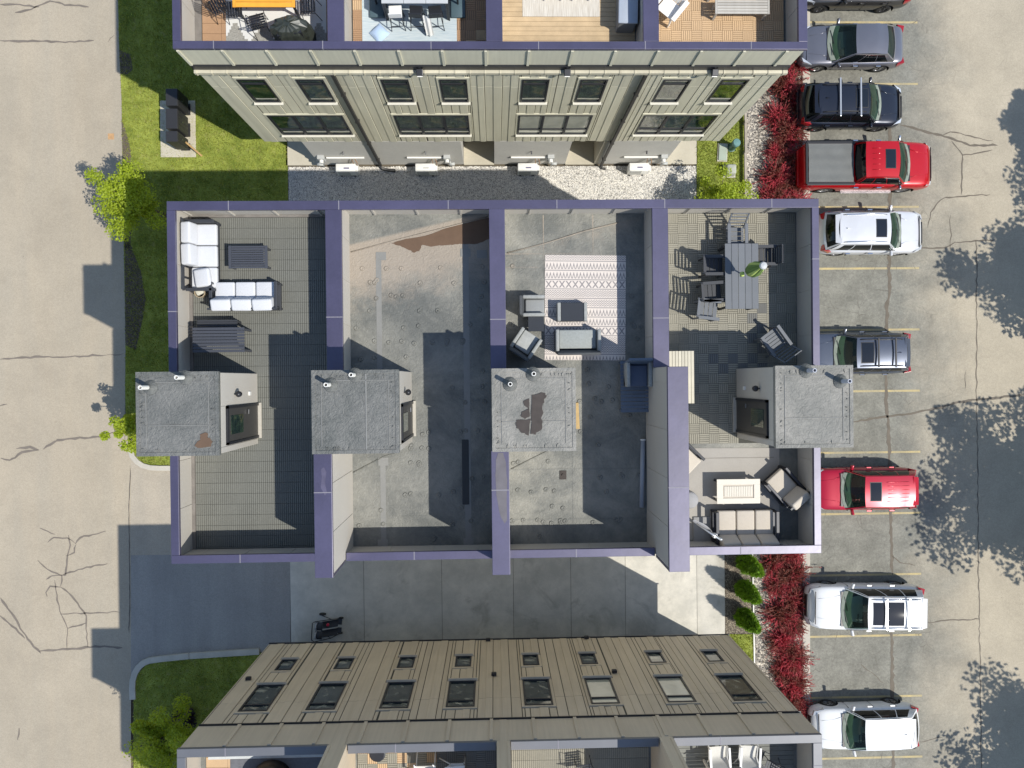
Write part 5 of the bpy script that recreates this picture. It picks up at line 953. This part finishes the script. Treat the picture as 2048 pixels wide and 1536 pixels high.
def wickchair(label,x,y,z,rz,w_=.70,d_=.68,shell=None,seat=None,bh=.80,sh=.38,group='wicker lounge set',name='wicker_armchair',cat='armchair',at=.10):
    r=thing(name,label,cat,(x,y,z),rz,group); shell=shell or mwickd; seat=seat or mpad
    part('base',MB().box(-w_/2,w_/2,-d_/2,d_/2,.04,sh-.10),shell,r,bevel=.02)
    for s in (-1,1): part('armrest',MB().box(*sorted((s*w_/2,s*(w_/2-at))),-d_/2+.02,d_/2,.05,.58),mwick,r,bevel=.025)
    part('backrest',MB().add([(-w_/2,-d_/2,.1),(w_/2,-d_/2,.1),(w_/2,-d_/2+.12,.1),(-w_/2,-d_/2+.12,.1),(-w_/2+.03,-d_/2-.10,bh),(w_/2-.03,-d_/2-.10,bh),(w_/2-.03,-d_/2-.02,bh),(-w_/2+.03,-d_/2-.02,bh)],[(0,3,2,1),(4,5,6,7),(0,1,5,4),(1,2,6,5),(2,3,7,6),(3,0,4,7)]),shell,r,bevel=.03)
    part('seat_cushion',MB().box(-w_/2+at+.01,w_/2-at-.01,-d_/2+.1,d_/2,sh-.10,sh),seat,r,bevel=.04,seg=3); return r
Z1=ZD+.034
# --- first unit
sofa('white-cushioned three-seat sofa along the left parapet, one back cushion fallen forward',-8.40,3.66,Z1,-math.pi/2,3,2.05,.82,mslat2,mcush,missing=(2,),backd=.30,tilt=.22)
pl_=thing('loose_cushion','white back cushion fallen onto the lower seat of the left sofa','cushion',(-8.30,3.02,Z1+.45),0,None); part('pad',MB().box(-.26,.22,-.26,.26,0,.17,Matrix.Rotation(.14,4,'Z')@Matrix.Rotation(-.15,4,'Y')),mcush,pl_,bevel=.07,seg=4)
sofa('white-cushioned three-seat sofa facing up the deck, its back to the slatted table',-7.18,2.50,Z1,0,3,1.94,.80,mslat2,mcush,backd=.34,tilt=.30,bh=.80)
slattable('small charcoal slatted coffee table standing before the white sofas','coffee table',-7.09,3.63,Z1,1.12,.66,.40,10,mchar,group='slatted tables on the far-left deck')
t_=slattable('larger charcoal slatted dining table against the left parapet, half in shade','table',-7.84,1.22,Z1,1.46,.72,.73,8,mchar,group='slatted tables on the far-left deck',border=.0)
bn=slattable('low black slatted bench pushed under the upper edge of the larger slatted table','bench',-7.98,1.66,Z1,1.15,.32,.44,5,mslat2,border=0,name='slatted_bench')
p=W(398,584,10.5); q=thing('planter_box','small tan basket in the corner between the two white sofas','basket',(p.x,p.y,Z1)); part('basket',MB().lathe([(.13,0),(.16,.28),(.14,.28),(.12,.05)],14),M('tan_basket',(.36,.29,.19),.8,bump=.4),q); part('cloth',MB().box(-.10,.12,-.08,.1,.22,.34,Matrix.Rotation(.5,4,'Z')),M('pale_cloth',(.5,.48,.4),.9),q,bevel=.04)
# --- third unit
def rug_mat(name,kind):
    m,n,bs=nodes(name); tc=N(n,'ShaderNodeTexCoord').outputs['Object']; s=N(n,'ShaderNodeSeparateXYZ'); L(n,tc,s.inputs[0]); X,Y=s.outputs[0],s.outputs[1]
    MA=lambda op,a,b=None,c=None:math_(n,op,a,b,c)
    if kind=='boho':
        wv=ramp(n,noise(n,tc,70,2),[(0,.8),(1,1.1)]); band=MA('FLOOR',MA('MULTIPLY',Y,3.6)); fy=MA('FRACT',MA('MULTIPLY',Y,3.6)); k=MA('MODULO',MA('ADD',band,100),5)
        zz=MA('PINGPONG',X,.075); chev=MA('FRACT',MA('MULTIPLY',MA('ADD',MA('MULTIPLY',zz,1.1),Y),16)); a=MA('LESS_THAN',chev,.42)
        zz2=MA('PINGPONG',X,.10); b=MA('LESS_THAN',MA('ABSOLUTE',MA('SUBTRACT',MA('ADD',zz2,MA('ABSOLUTE',MA('MULTIPLY_ADD',fy,.2,-.1))),.10)),.022)
        c=MA('LESS_THAN',MA('ABSOLUTE',MA('SUBTRACT',MA('MULTIPLY',MA('PINGPONG',X,.05),14),fy)),.16); isA=MA('LESS_THAN',k,1.5); isC=MA('GREATER_THAN',k,2.5)
        pt=MA('ADD',MA('MULTIPLY',a,isA),MA('MULTIPLY',MA('SUBTRACT',1,isA),MA('ADD',MA('MULTIPLY',c,isC),MA('MULTIPLY',MA('SUBTRACT',1,isC),b)))); edge=MA('GREATER_THAN',MA('ABSOLUTE',MA('SUBTRACT',fy,.5)),.37); line=MA('GREATER_THAN',MA('ABSOLUTE',MA('SUBTRACT',fy,.5)),.455)
        pt=MA('MULTIPLY',pt,MA('SUBTRACT',1,edge)); pt=MA('MINIMUM',MA('ADD',pt,line),1); col=mix(n,MA('MULTIPLY',pt,.85),(.66,.60,.55),(.20,.19,.20)); col=mix(n,1.,col,wv,'MULTIPLY')
    elif kind=='step':
        st=.05; xx=MA('MULTIPLY',MA('FLOOR',MA('DIVIDE',X,st)),st); tri=MA('PINGPONG',xx,.42); hh=MA('MULTIPLY',MA('FLOOR',MA('DIVIDE',MA('MULTIPLY',tri,1.0),.06)),.06); pt=MA('LESS_THAN',Y,MA('MULTIPLY_ADD',hh,1.6,-.72)); g=ramp(n,noise(n,tc,22,3),[(.3,.7),(.7,1.15)]); col=mix(n,pt,(.60,.60,.58),mix(n,1.,(.30,.29,.26),g,'MULTIPLY'))
    else:
        mp=N(n,'ShaderNodeMapping'); mp.inputs['Scale'].default_value=(1.5,30,1) if kind=='blue' else (30,1.2,1); L(n,tc,mp.inputs[0]); f=noise(n,mp.outputs[0],1.6,3); col=mix(n,ramp(n,f,[(.35,0.),(.65,1.)]),(.36,.44,.48),(.52,.57,.58)) if kind=='blue' else mix(n,ramp(n,f,[(.4,0.),(.6,1.)]),(.46,.42,.36),(.60,.57,.51))
    L(n,col,bs.inputs['Base Color']); bs.inputs['Roughness'].default_value=.95; return m
def rug(label,x,y,z,w_,d_,mat,rz=0,cat='rug'):
    mb=MB().grid(lambda u,v:((u-.5)*w_,(v-.5)*d_,.008+.002*math.sin(u*17)*math.sin(v*13)),16,16).box(-w_/2,w_/2,-d_/2,d_/2,0,.005); return single('area_rug',mb,mat,label,cat,loc=(x,y,z),rz=rz,group='rugs on the roof decks')
rug('cream outdoor rug with dark zigzag and diamond bands under the wicker lounge set',2.74,2.13,ZD+.006,2.42,3.14,rug_mat('zigzag_rug','boho'),-.015)
wickchair('grey armchair at the left edge of the patterned rug facing right',1.16,2.15,ZD,-math.pi/2,.62,.66,seat=M('grey_sling',(.24,.25,.25),.8))
q=slattable('square charcoal side table tucked between the two armchairs by the rug','side table',1.24,1.63,ZD,.46,.46,.44,1,mpad,border=0,name='side_table'); 
wickchair('grey striped armchair turned diagonally near the third stair penthouse',.93,1.05,ZD,-.60,.72,.70,seat=M('striped_pad',(.34,.35,.34),.8,var=.2,sc=9),shell=mwickd)
r=thing('wicker_ottoman','wicker coffee ottoman with dark top and pale ends on the patterned rug','ottoman',(2.31,1.98,ZD+.014),0,'wicker lounge set'); part('body',MB().box(-.34,.34,-.27,.27,.05,.36),mpad,r,bevel=.02)
for s in (-1,1): part('end_panel',MB().box(*sorted((s*.34,s*.44)),-.27,.27,.02,.39),mwick,r,bevel=.02)
wickchair('wicker loveseat with pale arms at the lower edge of the patterned rug',2.46,1.12,ZD+.014,0,1.32,.66,seat=M('woven_seat',(.30,.32,.31),.85,var=.2,sc=16,bump=.5,bsc=50),name='wicker_loveseat',cat='loveseat',bh=.72)
slattable('large blue-grey slatted storage bench in the shade against the tall fin wall','bench',4.12,-.24,ZD,.84,1.52,.46,14,M('bench_slate',(.10,.13,.18),.6),border=0,name='storage_bench',rz=0)
wickchair('blue-grey armchair stacked on the slatted storage bench in the shade',4.15,.12,ZD+.46,math.pi,.74,.72,shell=M('blue_shell',(.09,.12,.17),.6),seat=M('blue_seat',(.08,.10,.15),.8))
p=W(1285,948,10.25); q=thing('rolled_screen','long pale rolled screen lying on the shaded roof beside the fin wall','screen roll',(p.x,p.y,ZD),-.03); part('roll',MB().tube([(0,-1.0,.07),(0,1.0,.07)],.07,10),M('roll_grey',(.32,.35,.40),.5),q,smooth=True); part('end_cap',MB().tube([(0,1.0,.07),(0,1.04,.07)],.085,10),mwp,q)
p=W(1155,832,10.3); q=thing('timber_offcut','short golden timber offcut sticking out past the third stair penthouse','timber',(p.x,p.y,ZD),.04); part('board',MB().box(-.10,.06,-.39,.39,0,.05),M('golden_timber',(.42,.29,.12),.7,var=.2,sc=6),q)
# --- fourth unit
Z4=ZD+.034
slattable('long grey five-board dining table under the closed green umbrella','dining table',7.20,2.93,Z4,.98,1.89,.74,5,mslat,border=0,along='y',name='dining_table',legm=mslat2,group=None)
slatchair('grey slatted chair at the upper end of the long dining table',7.12,4.15,Z4,math.pi,mslat,lean=.30)
slatchair('black slatted chair on the left side of the dining table, nearest its upper end',6.48,3.27,Z4,-math.pi/2,mslat2)
slatchair('black slatted chair on the left side of the dining table, middle of the three',6.42,2.50,Z4,-math.pi/2+.06,mslat2)
slatchair('grey slatted chair pulled out at the lower left corner of the dining table',6.30,1.98,Z4,-math.pi/2-.12,mslat)
slatchair('black slatted chair on the right side of the dining table beside the umbrella',7.95,3.55,Z4,math.pi/2,mslat2,lean=.12)
r=thing('patio_umbrella','closed green striped patio umbrella standing through the dining table','umbrella',(7.22,2.98,Z4)); part('pole',MB().tube([(0,0,0),(.0,.0,2.36)],.02,8),mwp,r)
mum=M('umbrella_green',(.13,.21,.05),.85,var=.1); mum2=M('umbrella_lime',(.42,.52,.14),.85,var=.1)
for k in range(10):
    a0=k*.628; mb=MB().grid(lambda u,v:((.05+.15*math.sin(math.pi*min(1,u*1.05)**1.3)+.02*math.sin(v*math.pi))*math.cos(a0+v*.628),(.05+.15*math.sin(math.pi*min(1,u*1.05)**1.3)+.02*math.sin(v*math.pi))*math.sin(a0+v*.628),2.28-1.15*u+.04*math.sin(v*3.14)),8,3); part('canopy_fold',mb,mum2 if k%3==0 else mum,r,smooth=True)
part('finial',MB().lathe([(.10,2.30),(.105,2.34),(.08,2.37),(.01,2.38)],14),M('finial_grey',(.45,.46,.46),.5),r); part('tie',MB().box(-.20,-.10,-.12,.02,1.05,1.2),mum2,r,bevel=.03); part('base',MB().lathe([(.24,0),(.22,.05),(.05,.08),(.03,.35)],16),mbm,r)
slatchair('dark rocking chair catching the sun beside the right parapet',8.22,1.06,Z4,.62,mslat,w_=.62,d_=.60,bh=1.0,n=6,lean=.3,name='rocking_chair',group=None)
q=slattable('bar-height counter of pale vertical boards beside the top of the tall fin','counter',5.36,.02,Z4,.72,1.5,.98,8,M('pale_board',(.52,.48,.38),.7,var=.12,rnd=.08),border=0,along='y',name='bar_counter',legm=mslat2,group=None)
rug('plain grey-beige outdoor rug below the parquet tiles under the sofa group',7.1,-3.5,ZD+.006,2.9,2.75,M('plain_rug',(.34,.32,.29),.95,var=.06,sc=3),-.01)
single('rug_border',MB().box(-1.3,1.3,-.012,.012,0,.002),M('rug_line',(.24,.225,.2),.95),'thin dark woven line along the upper border of the plain rug','rug trim',loc=(7.1,-2.42,ZD+.017))
r=slattable('cream rectangular coffee table with inset slatted panel before the taupe sofa','coffee table',7.16,-3.36,ZD+.02,1.26,.70,.42,1,mtaupe,border=0,name='coffee_table',legm=mbm); 
part('top_frame',MB().box(-.64,.64,-.36,-.20,.42,.44).box(-.64,.64,.20,.36,.42,.44).box(-.64,-.46,-.198,.198,.42,.44).box(.46,.64,-.198,.198,.42,.44),M('cream_top',(.58,.54,.46),.5,var=.08),r)
for k in range(16): part('top_slat',MB().box(-.42+k*.0525,-.42+k*.0525+.044,-.15,.15,.421,.436),MC['cream_top'],r)
sofa('taupe three-seat sofa in the lower corner of the right roof deck facing up',7.38,-4.42,ZD,.0,3,1.88,.95,mbm,mtaupe,at=.10,tilt=.35,backd=.26,bh=.92)
sofa('taupe single armchair turned diagonally in the lower right corner of the deck',8.55,-3.25,ZD,.72,1,.80,.92,mbm,mtaupe,at=.08,tilt=.35,backd=.26,bh=.92,name='outdoor_armchair',cat='armchair')
sofa('taupe chair half hidden behind the tall fin below the parquet tiles',5.55,-2.35,ZD,-2.35,1,.80,.90,mbm,mtaupe,at=.08,tilt=.3,backd=.24,name='outdoor_armchair',cat='armchair')
r=thing('cantilever_umbrella','closed grey cantilever umbrella leaning beside the taupe sofa and tall fin','umbrella',(6.30,-4.55,ZD)); mgc=M('umbrella_grey',(.30,.30,.31),.85,var=.12)
part('mast',MB().tube([(0,0,0),(.0,.02,1.5)],.035,10),msilver,r,smooth=True); part('arm',MB().tube([(0,0,1.48),(-.30,.20,1.5),(-.62,.42,1.25)],.025,8),msilver,r,smooth=True)
for k in range(7):
    a0=k*.9; part('canopy_fold',MB().grid(lambda u,v:(-.02-.62*u+(.035+.055*math.sin(math.pi*u))*math.cos(a0+v*.9),.05+.42*u+(.035+.055*math.sin(math.pi*u))*math.sin(a0+v*.9)*.8,.62+.45*u+(.035+.10*math.sin(math.pi*u))*math.sin(a0+v*.9)),8,2),mgc,r,smooth=True)
part('crank',MB().box(-.06,.06,-.06,.06,.8,1.0),mwp,r,bevel=.02); part('base',MB().box(-.38,.38,-.38,.38,0,.07),M('base_grey',(.28,.28,.28),.7),r,bevel=.03)
p=W(1392,1000,10.35); q=thing('round_pouf','round grey cover beside the fin wall above the cantilever umbrella','pouf',(p.x-.18,p.y,ZD)); part('pad',MB().lathe([(.24,0),(.26,.05),(.25,.22),(.2,.26)],20),mgc,q,smooth=True)
# ================================================================ decks of the north block
def platform(label,x0,x1,y0,y1,z,mat,along,pw,n_extra=0,cat='decking'):
    r=thing('plank_deck',label,cat,(0,0,z)); part('underlay',MB().box(x0,x1,y0,y1,-.02,-.006),mtgap,r)
    if along=='x':
        y=y0
        while y<y1-.02: e=min(y+pw,y1); part('plank',MB().box(x0,x1,y+.005,e-.005,-.005,.022),mat,r); y=e
    return r
ZN=NZ+.0
ribdeck('brown ribbed tiles at the left of the upper-left roof deck',-8.66,-4.66,9.72,13.9,ZN,.6,.31,1,mtileB,vert=False)
parquet('orange-brown parquet tiles around the pale blue rug on the upper deck',-4.16,-.14,9.72,13.9,ZN,.305,(mtileB,mtileT),lambda i,j:1 if (i*7+j*3)%5==0 else 0)
platform('natural cedar plank deck on the third upper roof terrace',.36,4.40,9.72,13.9,ZN,mplank,'x',.145)
parquet('tan parquet tiles on the upper-right roof deck',4.88,8.98,9.72,13.9,ZN,.305,(mtileT,),lambda i,j:0)
rug('white rug with grey stepped triangles under the orange table',-6.45,10.95,ZN+.026,3.0,2.2,rug_mat('stepped_rug','step'))
rug('pale blue striated rug beneath the bar table',-2.45,11.1,ZN+.026,2.85,2.3,rug_mat('striated_rug','blue'))
rug('beige ribbed rug on the cedar plank deck',2.15,11.95,ZN+.024,2.35,1.85,rug_mat('ribbed_rug','beige'))
slattable('bright orange-stained wooden table at the top edge of the picture','table',-6.58,11.42,ZN+.03,1.80,1.05,.75,7,M('orange_stain',(.72,.33,.035),.5,var=.15,sc=5,rnd=.08),name='orange_table',legm=mbm,border=.09)
def metchair(label,x,y,z,rz,mat=None,group='black metal chairs'):
    mat=mat or mbm; r=thing('metal_chair',label,'chair',(x,y,z),rz,group)
    for k in range(6): yy=-.20+k*.075; part('seat_slat',MB().box(-.21,.21,yy,yy+.055,.43,.445),mat,r)
    for s in (-1,1):
        part('leg',MB().tube([(s*.23,.24,0),(s*.23,.2,.44),(s*.27,.18,.62),(s*.27,-.2,.64),(s*.22,-.28,.9)],.012,6),mat,r,smooth=True); part('leg',MB().tube([(s*.23,-.30,0),(s*.22,-.2,.44)],.012,6),mat,r)
    part('back_hoop',MB().tube([(.22,-.28,.88),(.15,-.31,.96),(-.15,-.31,.96),(-.22,-.28,.88)],.012,6),mat,r,smooth=True); part('seat_rim',MB().tube([(-.23,-.2,.43),(-.23,.22,.43),(.23,.22,.43),(.23,-.2,.43)],.012,6),mat,r)
    for k in range(5): xx=-.15+k*.075; part('back_slat',MB().bar((xx,-.21,.46),(xx,-.30,.94),.03,.01),mat,r)
    return r
c0=metchair('black metal chair at the lower side of the orange table beside the covered grill',-6.85,10.62,ZN+.03,.25)
clone(c0,(-8.02,11.1,ZN+.03),-1.1,'black metal chair at the left corner of the orange table half on brown tiles')
clone(c0,(-7.55,11.0,ZN+.03),-1.5,'black metal chair tucked against the left end of the orange table'); clone(c0,(-5.38,11.1,ZN+.03),1.6,'black metal chair at the right end of the orange table')
r=thing('covered_grill','crumpled glossy black cover over a grill below the orange table','covered grill',(-5.85,10.28,ZN+.03),.15); R_=random.Random(8); mtp=M('black_vinyl_cover',(.035,.04,.033),.3,var=.2,sc=4)
mb=MB(); rows=[(.50,0),(.50,.25),(.47,.55),(.42,.82),(.30,.98),(.10,1.04)]; nn=26; vs=[]
for i,(rr,z) in enumerate(rows):
    for j in range(nn): a=j*2*math.pi/nn; f=(1+R_.uniform(-.14,.14))*(1+.12*math.cos(2*a)); vs.append((rr*f*math.cos(a)*1.05,rr*f*math.sin(a)*.85,z+R_.uniform(-.04,.05)))
mb.add(vs,[(i*nn+j,i*nn+(j+1)%nn,(i+1)*nn+(j+1)%nn,(i+1)*nn+j) for i in range(len(rows)-1) for j in range(nn)]+[tuple((len(rows)-1)*nn+j for j in range(nn))]); part('cover',mb,mtp,r)
part('grill_body',MB().box(-.35,.35,-.25,.25,0,.9),mbm,r)
r=thing('floor_pillow','pale blue square pillow lying diagonally on the striated rug','pillow',(-3.36,10.49,ZN+.04),.75); part('pad',MB().grid(lambda u,v:((u-.5)*.44,(v-.5)*.44,.02+.13*(max(0,math.sin(math.pi*u)*math.sin(math.pi*v)))**.5),12,12).box(-.2,.2,-.2,.2,0,.02),M('blue_pillow',(.42,.55,.74),.9,var=.04),r,smooth=True)
r=slattable('black-framed bar table with three pale top panels over the blue rug','bar table',-2.18,11.35,ZN+.04,1.92,.95,1.02,3,M('bar_top',(.46,.47,.47),.5),name='bar_table',border=0,along='y',legm=mbm); part('side_panel',MB().box(-.96,-.93,-.47,.47,0,.98),mbm,r); part('side_panel',MB().box(.93,.96,-.47,.47,0,.98),mbm,r)
def stool(label,x,y,z,rz,sm):
    r=thing('bar_stool',label,'bar stool',(x,y,z),rz,'stools at the bar table'); part('seat',MB().box(-.19,.19,-.18,.18,.70,.74),sm,r,bevel=.02); part('back',MB().box(-.19,.19,-.20,-.17,.78,.98),sm,r,bevel=.01)
    for sx in (-1,1):
        for sy in (-1,1): part('leg',MB().bar((sx*.21,sy*.21,0),(sx*.16,sy*.15,.70),.022),mbm,r)
    part('foot_ring',MB().bar((-.19,-.19,.25),(.19,-.19,.25),.018).bar((.19,-.19,.25),(.19,.19,.25),.018).bar((.19,.19,.25),(-.19,.19,.25),.018).bar((-.19,.19,.25),(-.19,-.19,.25),.018),mbm,r); return r
stool('bar stool with white seat at the left of the bar table',-2.78,10.78,ZN+.04,.05,mwp); stool('bar stool with black seat in the middle of the bar table',-2.18,10.78,ZN+.04,-.05,mbm); stool('bar stool with black seat and white towel at the right of the bar table',-1.62,10.78,ZN+.04,.08,mbm)
single('hanging_towel',MB().grid(lambda u,v:(-1.98+.22*u+.05*v,10.62-.22*v+.02*math.sin(u*9),10.55-.75*v),6,8),mwp,'white towel hanging down beside the right bar stool','towel')
# parasol fabric seen at both sides of the bar table
for s,lab in ((-1,'dark teal sun-shade base weight left of the bar table'),(1,'dark teal sun-shade base weight right of the bar table')):
    r=thing('umbrella_base',lab,'umbrella base',(-2.2+s*1.22,11.35,ZN+.04)); part('weight',MB().box(-.22,.22,-.4,.4,0,.09),M('teal_weight',(.06,.10,.12),.6),r,bevel=.03); part('socket',MB().tube([(0,0,.09),(0,0,.4)],.03,10),mbm,r)
slatchair('white slatted chair facing down the cedar deck on the ribbed rug',1.9,11.75,ZN+.03,math.pi,mwp,group='chairs on the cedar deck'); slatchair('second white slatted chair beside the first on the ribbed rug',2.75,11.75,ZN+.03,math.pi,mwp,group='chairs on the cedar deck')
r=thing('storage_box','pale blue-grey deck box against the dividing wall on the cedar deck','deck box',(4.08,11.15,ZN+.02),-.03); mbx=M('deckbox_grey',(.34,.38,.44),.6); part('tub',MB().box(-.26,.26,-.62,.62,0,.60),M('deckbox_tub',(.20,.21,.22),.6),r,bevel=.02); part('lid',MB().box(-.29,.29,-.65,.65,.605,.68),mbx,r,bevel=.025)
single('edge_post',MB().box(.33,.43,9.74,9.90,9.70,9.95),mplank,'short cedar block at the lower left corner of the cedar deck','post',bevel=.01)
def adir(label,x,y,z,rz,mat,group='adirondack chairs'):
    r=thing('adirondack_chair',label,'chair',(x,y,z),rz,group)
    for k in range(5): xx=-.26+k*.105; part('back_slat',MB().bar((xx+.05,-.25,.30),(xx+.05+(xx+.05)*.15,-.62,.95),.092,.02,up=(0,1,0)),mat,r)
    for k in range(6): yy=-.22+k*.09; part('seat_slat',MB().box(-.27,.27,yy,yy+.078,.30+.015*k,.32+.015*k),mat,r)
    for s in (-1,1): part('armrest',MB().box(*sorted((s*.28,s*.42)),-.35,.38,.54,.565),mat,r,bevel=.01); part('leg',MB().box(*sorted((s*.28,s*.31)),.26,.36,0,.54),mat,r); part('leg',MB().bar((s*.26,.3,.33),(s*.26,-.65,.03),.03,.1),mat,r)
    return r
adir('white adirondack chair turned diagonally on the tan parquet deck',5.38,11.15,ZN+.03,2.45,mwp)
slattable('weathered pale grey bench on the tan parquet deck','bench',7.55,11.10,ZN+.03,1.64,.42,.45,5,M('weathered_grey',(.42,.40,.36),.8,var=.2,sc=5,rnd=.1),name='weathered_bench',border=.06); slattable('weathered pale grey table just above the bench at the top edge','table',7.5,11.85,ZN+.03,1.85,.8,.74,7,MC['weathered_grey'],name='weathered_table',border=.06)
# ================================================================ decks of the south block
ZS=SZ
ribdeck('tan tiles in the corner of the lower-left roof deck',-8.72,-4.88,-14.6,-10.56,ZS,.6,.31,1,mtileT,vert=False)
parquet('cream and brown parquet tiles on the second lower roof deck',-4.22,-.08,-14.6,-10.56,ZS,.305,(mtileL,mtileT,mtileD),lambda i,j:(2 if i>7 else (i*5+j*2)%3%2))
ribdeck('pale ribbed tiles on the third lower roof deck',.40,4.56,-14.6,-10.56,ZS,.6,.313,10,mtileL)
platform('dark grey planks on the lower-right roof deck',5.1,9.0,-14.6,-10.56,ZS,M('grey_plank',(.16,.165,.15),.75,var=.2,rnd=.1),'x',.14)
rug('dark grey rug with stepped triangle border on the lower-left deck',-6.55,-12.4,ZS+.026,2.9,2.3,M('dark_rug',(.13,.135,.15),.9,var=.25,sc=9)); single('rug_trim',MB().box(-1.75,1.75,-.06,.06,0,.006),M('white_trim',(.5,.52,.52),.9),'white band along the top of the dark rug on the lower-left deck','rug trim',loc=(-6.9,-11.18,ZS+.03))
r=thing('covered_firepit','black round cover bulging at the bottom edge on the dark rug','covered table',(-6.75,-11.9,ZS+.03)); part('cover',MB().lathe([(.62,0),(.64,.3),(.6,.5),(.3,.58),(.02,.6)],28),M('brown_black_cover',(.03,.024,.02),.6),r,smooth=True)
def lounger(label,x,y,z,rz):
    r=thing('sling_chair',label,'chair',(x,y,z),rz,'white sling chairs'); part('sling',MB().grid(lambda u,v:((v-.5)*.50,.30-.75*u,.42-.06*math.sin(u*3)+max(0,u-.5)*1.15),8,4),M('sling_fabric',(.55,.54,.50),.85),r,smooth=True)
    for s in (-1,1): part('side_frame',MB().tube([(s*.27,.33,0),(s*.27,.32,.42),(s*.27,-.08,.38),(s*.27,-.48,1.0)],.02,8).tube([(s*.27,-.45,0),(s*.27,-.1,.38)],.018,8),mwp,r,smooth=True); part('armrest',MB().box(*sorted((s*.25,s*.32)),-.25,.34,.60,.63),mwp,r,bevel=.01); part('arm_post',MB().bar((s*.285,.30,.4),(s*.285,.30,.60),.025),mwp,r)
    return r
l0=lounger('white-framed sling chair at the bottom edge on the cream parquet tiles',-2.15,-11.5,ZS+.03,math.pi)
clone(l0,(6.55,-11.28,ZS+.03),0.05,'left white sling chair above the white table on the lower-right deck'); clone(l0,(7.45,-11.28,ZS+.03),-.06,'right white sling chair above the white table on the lower-right deck'); clone(l0,(-1.3,-11.6,ZS+.03),-1.5,'white-framed sling chair lying in shade right of the other on the parquet')
slattable('white slatted table at the bottom edge of the lower-right deck','table',7.05,-12.0,ZS+.03,1.75,.9,.72,8,mwp,name='white_table',border=0)
clone(c0,(8.15,-11.7,ZS+.03),1.2,'black metal chair in shade right of the white table','black metal chairs'); clone(c0,(2.55,-11.65,ZS+.03),.1,'black round-backed metal chair on the pale ribbed tiles','black metal chairs')
r=thing('side_stand','small dark round stand near the parapet on the cream parquet tiles','stand',(-3.55,-10.95,ZS+.03)); part('top',MB().lathe([(.24,.42),(.24,.45),(.2,.46)],20),mbm,r); part('stem',MB().tube([(0,0,0),(0,0,.42)],.03,8),mbm,r)
